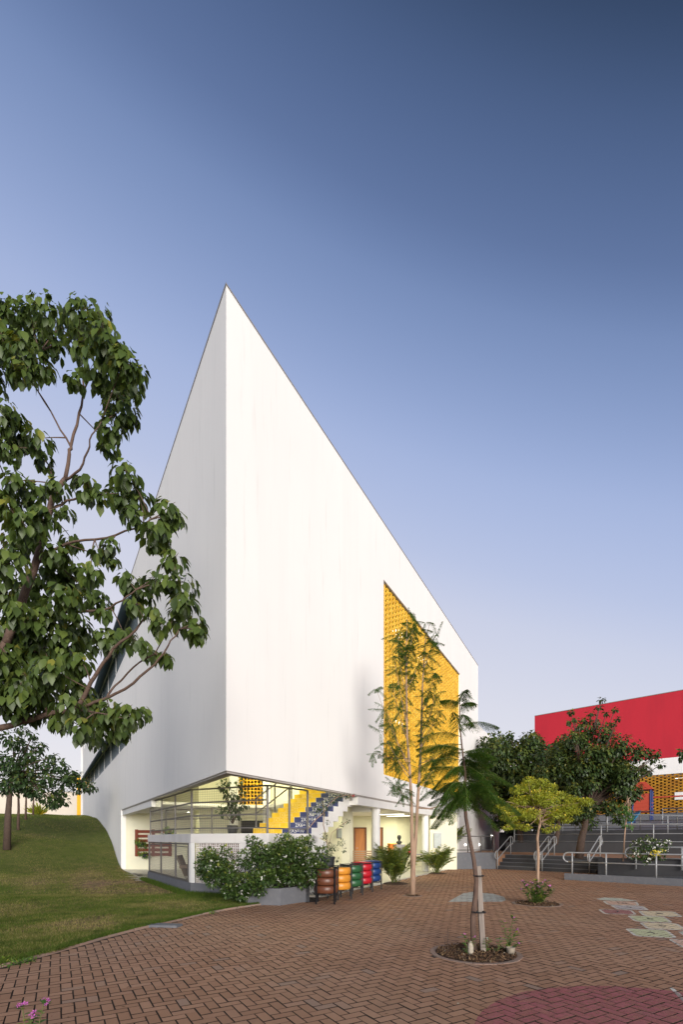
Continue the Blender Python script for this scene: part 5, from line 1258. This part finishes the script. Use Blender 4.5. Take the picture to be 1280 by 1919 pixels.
bs1 = G(445, 1684)+np.array([0, .1, 0]); bush('flowering_bush', 'left dark green bush with small white flowers under the deck', b1, 11.25, bs1, fl=95, fs=.03)
b2_ = crowd(46, [(510, 1590), (530, 1575), (560, 1575), (590, 1585), (605, 1605), (600, 1640), (580, 1650), (545, 1655), (510, 1650), (500, 1620)], 12, 18)+[(540, 1572, 9), (580, 1572, 8), (605, 1595, 10), (565, 1655, 10), (590, 1650, 9), (500, 1640, 12)]
bs2 = np.array([-1.1, 12.0, .3]); bush('flowering_bush', 'right white flowered bush overflowing the concrete planter box', b2_, 11.65, bs2, fl=95, fs=.03)
# black pot right of the bush
q = P(614, 1600, 13.2); t = thing('plant_pot', 'tall black plant pot behind the brown tyre bin', 'pot', (q[0], q[1], .0))
MB().lathe((q[0], q[1], .03), [(0, 0), (.13, 0), (.19, .95), (.205, .97), (.205, 1.02), (.18, 1.02), (.17, .93), (0, .93)], 20).build('pot', 'blackpot', t, smooth=False)
vn = thing('climbing_plant', 'thin leafy climbing plant rising from the pot along the stair side', 'plant', (q[0], q[1], 1.0))
vm = MB(); vp = [P(614, 1600, 13.2), P(612, 1570, 13.2), P(606, 1545, 13.1), P(608, 1520, 13.1), P(604, 1500, 13.1)]; vm.tube(vp, .012, 5); vq = [P(614, 1590, 13.2), P(622, 1560, 13.2), P(640, 1545, 13.3), P(652, 1538, 13.3)]; vm.tube(vq, .008, 5)
vr = [P(578, 1552, 13.0), P(592, 1535, 13.0), P(604, 1525, 13.0), P(618, 1505, 13.1), P(632, 1493, 13.1), P(650, 1489, 13.2), P(663, 1490, 13.2)]; vm.tube(vr, .011, 5); vm.build('stems', 'bark_pale', vn)
B = Batch(); vc = [(614, 1585, 10), (608, 1565, 7), (625, 1588, 9), (640, 1578, 7), (604, 1520, 10), (598, 1512, 9), (612, 1508, 11), (625, 1500, 9), (635, 1495, 8), (650, 1490, 6), (590, 1520, 7), (615, 1540, 4), (640, 1545, 4), (652, 1538, 4), (632, 1610, 5), (616, 1600, 10), (645, 1592, 5)]
lumps_leaves(B, [P(x, y, 13.1) for x, y, r in vc], [r*13.1/F for x, y, r in vc], 5500, .055, SLEAF_V, SLEAF_F, droop=.3, inner=.1); B.build('foliage', 'midleaf', vn)
B = Batch(); B.add(FLOWER_V, FLOWER_F, np.array([P(662+random.uniform(-4, 3), 1489+random.uniform(-2, 3), 13.1) for _ in range(14)]), frames(rdir(14), rdir(14)), .04, RNG.random(14)); B.build('flowers', 'tyre_red', vn)
# plant on the deck
q = np.array([P(436, 1, 14.4)[0], 14.4, 1.675]); t = thing('potted_shrub', 'leafy potted shrub on the deck behind the mesh railing', 'plant', tuple(q))
MB().lathe(tuple(q), [(0, 0), (.13, 0), (.17, .24), (.18, .26), (.15, .26), (0, .22)], 18).build('pot', 'blackpot', t)
pc_ = [(424, 1480, 12), (415, 1472, 7), (432, 1495, 12), (450, 1490, 12), (456, 1475, 10), (445, 1508, 13), (425, 1510, 10), (460, 1505, 9), (440, 1525, 12), (448, 1465, 7), (415, 1520, 9), (426, 1465, 5)]
tb_ = MB(); C_ = [P(x, y, 14.4+random.uniform(-.2, .2)) for x, y, r in pc_]
for c in C_: branch(tb_, q+np.array([0, 0, .3]), c, .014, .005, 0, 4, .05, 5)
tb_.build('stems', 'bark_dark', t); B = Batch(); lumps_leaves(B, C_, [r*14.4/F for x, y, r in pc_], 1100, .13, droop=.7); B.build('foliage', 'midleaf', t)
# plants on the trellis and deck rear
for (px, py, lab) in ((264, 1578, 'fern hanging high on the wooden recess panel'), (271, 1599, 'green plant hanging low on the wooden recess panel'), (316, 1560, 'small green plant behind the left deck railing')):
    q = P(px, py, 23.3 if px < 300 else 17.9); t = thing('hanging_plant', lab, 'plant', tuple(q)); MB().lathe((q[0], q[1], q[2]-.16), [(0, 0), (.1, 0), (.14, .16), (.12, .16), (0, .13)], 12).build('pot', 'blackpot', t)
    B = Batch(); lumps_leaves(B, [q, q+np.array([.15, 0, -.1]), q+np.array([-.15, 0, .05])], [.2, .16, .16], 1400, .13, SLEAF_V, SLEAF_F, droop=.8); B.build('foliage', 'fern', t)

# ---- areca palms
def areca(label, base, nf, L_, pot=None, name='areca_palm', up=1.0):
    t = thing(name, label, 'palm', tuple(base)); mbk = MB(); B = Batch(); z = base[2]
    if pot: MB().box((base[0], base[1], base[2]), .42, .42, pot, .3).build('pot', 'terracotta', t, bevel=.01); z += pot-.03
    for i in range(nf):
        a = random.uniform(0, 6.283); e = random.uniform(1.2, 4.0)*up; b_ = np.array([base[0]+random.uniform(-.12, .12), base[1]+random.uniform(-.12, .12), z]); d0 = np.array([math.cos(a), math.sin(a), e+.25]); L = L_*random.uniform(.7, 1.1)
        d = d0/np.linalg.norm(d0); p = b_.copy(); pts = [p.copy()]; ds = [d.copy()]; n = 12
        for k in range(n): d = d+np.array([0, 0, -.045-.09*k/n]); d /= np.linalg.norm(d); p = p+d*L/n; pts.append(p.copy()); ds.append(d.copy())
        mbk.tube(pts[::3], [.011, .009, .006, .004, .002], 4); pos_ = []; fw = []; sc = []
        for j in range(30):
            x = (.22+.78*j/29)*n; k = min(int(x), n-1); q = pts[k]+(pts[k+1]-pts[k])*(x-k); dd = ds[k]; s_ = np.cross(dd, [0, 0, 1.]); s_ /= np.linalg.norm(s_)+1e-6
            for sg in (-1, 1): pos_.append(q); f_ = s_*sg+dd*.8+np.array([0, 0, .25-.5*random.random()]); fw.append(f_); sc.append(L*.30*math.sin(math.pi*(.12+.83*j/29))**.7)
        n_ = len(pos_); B.add([(0, 0, 0), (-.5, .3, .0), (-.35, .7, -.06), (0, 1, -.2), (.35, .7, -.06), (.5, .3, .0)], [(0, 5, 4, 3, 2, 1)], np.array(pos_), frames(np.array(fw), np.tile([0, 0, 1.], (n_, 1))+rdir(n_)*.35)*np.array([.085, 1, 1])[None, None, :], np.array(sc), np.clip(RNG.normal(.45, .25, n_), 0, 1))
    mbk.build('stalks', 'stem', t); B.build('foliage', 'palmleaf', t)
q = G(741, 1655); areca('bushy areca palm on the paving edge right of the blue tyre bin', q, 30, 1.5)
q = G(817, 1636); areca('low areca palm at the foot of the far round column', q, 30, 1.3)
q = G(841, 1625); areca('tall areca palm in a terracotta square pot near the grey wall', q, 20, 1.6, pot=.85, name='potted_palm', up=1.4)
for i, (px, py, r) in enumerate(((741, 1655, .5), (817, 1636, .5))):
    q = G(px, py); o = rough_disc(q, r, .0, n=24, rings=4, hump=.05).build('soil_bed', 'soil', smooth=True); tag(o, ('dirt patch under the bushy palm by the blue bin', 'dirt patch under the palm by the far column')[i], 'soil bed')

# ---- terrace flower bush
q = TER+N3*2.0+U3*3.2; d_ = 17.6
tbc = [(1195, 1585, 12), (1210, 1580, 14), (1225, 1585, 14), (1240, 1588, 10), (1200, 1600, 12), (1220, 1600, 14), (1185, 1600, 9), (1250, 1580, 7), (1238, 1602, 9), (1212, 1612, 7)]
bush('flowering_bush', 'white flowered bush with yellow blooms spilling over the planter wall', tbc, 16.6, P(1215, 1610, 16.8), .09, 2600, 60, fs=.045, dj=.2)
B = Batch(); B.add(FLOWER_V, FLOWER_F, np.array([P(1229+random.gauss(0, 7), 1597+random.gauss(0, 4), 16.1) for _ in range(50)]), frames(rdir(50), rdir(50)), .05, RNG.random(50)); o = B.build('yellow_flowers', 'petal_yellow'); tag(o, 'cluster of yellow blooms in the terrace bush', 'flowers')

# ---- periwinkles
def vinca(label, base, stems, h, leafs=.075, fl=.03, fm='petal_pink', name='periwinkle', spread=.15, tips=None, lpn=9):
    t = thing(name, label, 'flowering plant', tuple(base)); mbk = MB(); B = Batch(); FBt = Batch(); nfl = 0
    for i in range(stems):
        if tips: tip = np.array(tips[i])
        else:
            a = random.uniform(0, 6.28); tip = np.array(base)+np.array([math.cos(a)*spread*random.uniform(.3, 1), math.sin(a)*spread*random.uniform(.3, 1), h*random.uniform(.6, 1)])
        b0 = np.array(base)+np.array([random.uniform(-.03, .03), random.uniform(-.03, .03), -.01]); pts = branch(mbk, b0, tip, .005, .003, .0, 6, .05, 5)
        for q in [pts[1+int(k*5.99/lpn)]+(pts[min(6, 2+int(k*5.99/lpn))]-pts[1+int(k*5.99/lpn)])*((k*5.99/lpn) % 1) for k in range(lpn)]:
            dd = rdir(2); dd[:, 2] = .25; B.add(LEAF_V, LEAF_F, np.tile(q, (2, 1)), frames(dd, np.tile([0, 0, 1.], (2, 1))), leafs*RNG.uniform(.7, 1.1, 2), RNG.random(2))
        k = 3; up = np.tile([0, -.6, 1.], (k, 1))+rdir(k)*.4; FBt.add(FLOWER_V, FLOWER_F, tip+rdir(k)*fl*.7+np.array([0, 0, fl*.4]), frames(rdir(k), up), fl*RNG.uniform(.8, 1.1, k), RNG.random(k))
    mbk.build('stems', 'stem', t); B.build('leaves', 'fern', t); FBt.build('flowers', fm, t)
bq = DISCS[0][0]; DN = bq[1]
def Nn(px, py, dd=0): return P(px, py, DN+dd)
vinca('pink periwinkle beside the trunk on the left side of the near bed', (*Nn(872, 1780, -.1)[:2], 0), 2, .3, tips=[Nn(871, 1751, -.12), Nn(888, 1755, -.15)])
vinca('small whitish sprout right of the stake in the near bed', (*Nn(912, 1782)[:2], 0), 1, .2, tips=[Nn(914, 1759)], fm='petal_white', fl=.018)
vinca('low lilac periwinkle between stake and cup in the near bed', (*Nn(930, 1782)[:2], 0), 1, .2, tips=[Nn(938, 1757)], fl=.022)
vinca('tall leafy periwinkle with lilac flowers growing by the white cup in the near bed', (*Nn(950, 1782)[:2], 0), 4, .4, tips=[Nn(944, 1728), Nn(961, 1721), Nn(969, 1742), Nn(972, 1765)], lpn=14)
for px, tp, lab in ((835, 1755, 'short bare twig at the left of the near bed'), (840, 1735, 'tall bare twig at the left of the near bed')):
    q = Nn(px, 1778); mk = MB(); mk.tube([(q[0], q[1], 0), tuple(Nn(px-1, (1778+tp)/2)), tuple(Nn(px-3 if px < 838 else px, tp))], [.005, .004, .002], 5); o = mk.build('bare_twig', 'bark_dark'); tag(o, lab, 'twig')
q = Nn(957, 1792, -.1); cu = thing('cup', 'white cup used as a plant pot at the right side of the near bed', 'cup', (q[0], q[1], .01)); MB().lathe((q[0], q[1], .01), [(0, 0), (.048, 0), (.058, .085), (.062, .09), (.052, .09), (.045, .01), (0, .01)], 20).build('cup_body', 'cupwhite', cu, smooth=True); MB().lathe((q[0], q[1], .085), [(0, 0), (.05, 0)], 16).build('soil', 'soil', cu)
q = Nn(882, 1785, -.12); o = MB().lathe((q[0], q[1], 0), [(.0, 0), (.035, 0), (.04, .05), (.038, .12), (.03, .16), (.012, .19), (0, .19)], 14).build('bottle_stub', 'cupwhite', smooth=True); tag(o, 'white plastic piece pushed in the soil before the trunk', 'plastic piece')
# far bed
bq = DISCS[1][0]
def Fb(px, py, dd=0): return P(px, py, bq[1]+dd)
vinca('dense leafy periwinkle with lilac flowers in the far round bed', (bq[0]-.05, bq[1]-.1, 0), 12, .55, .11, .045, spread=.35, tips=[Fb(*p, random.uniform(-.2, .2)) for p in ((980, 1652), (978, 1665), (988, 1660), (996, 1655), (1005, 1650), (1015, 1655), (1024, 1650), (1030, 1662), (1034, 1668), (1010, 1662), (1000, 1668), (1020, 1672))], lpn=26)
# bottom left corner periwinkle
dv_ = 3.6
vinca('pink periwinkle flowers rising at the bottom left corner, left stem', (*P(45, 1919, dv_)[:2], -.02), 1, .3, tips=[P(42, 1886, dv_)], leafs=.06, fl=.04)
vinca('pink periwinkle flowers rising at the bottom left corner, right stem', (*P(60, 1919, dv_)[:2], -.02), 2, .3, tips=[P(82, 1880, dv_), P(58, 1905, dv_)], leafs=.07, fl=.042)
# weeds on the kerb
B = Batch(); wc = [G(14, 1806), G(30, 1808), G(45, 1803), G(60, 1800), G(3, 1802), G(400, 1711)]
lumps_leaves(B, [c+np.array([0, 0, .02]) for c in wc], [.12, .12, .10, .07, .1, .08], 6000, .045, SLEAF_V, SLEAF_F, droop=0, flat=.3, inner=.0); o = B.build('weeds', 'fern'); tag(o, 'low green weeds creeping over the kerb at the left edge', 'weeds', kind='stuff')
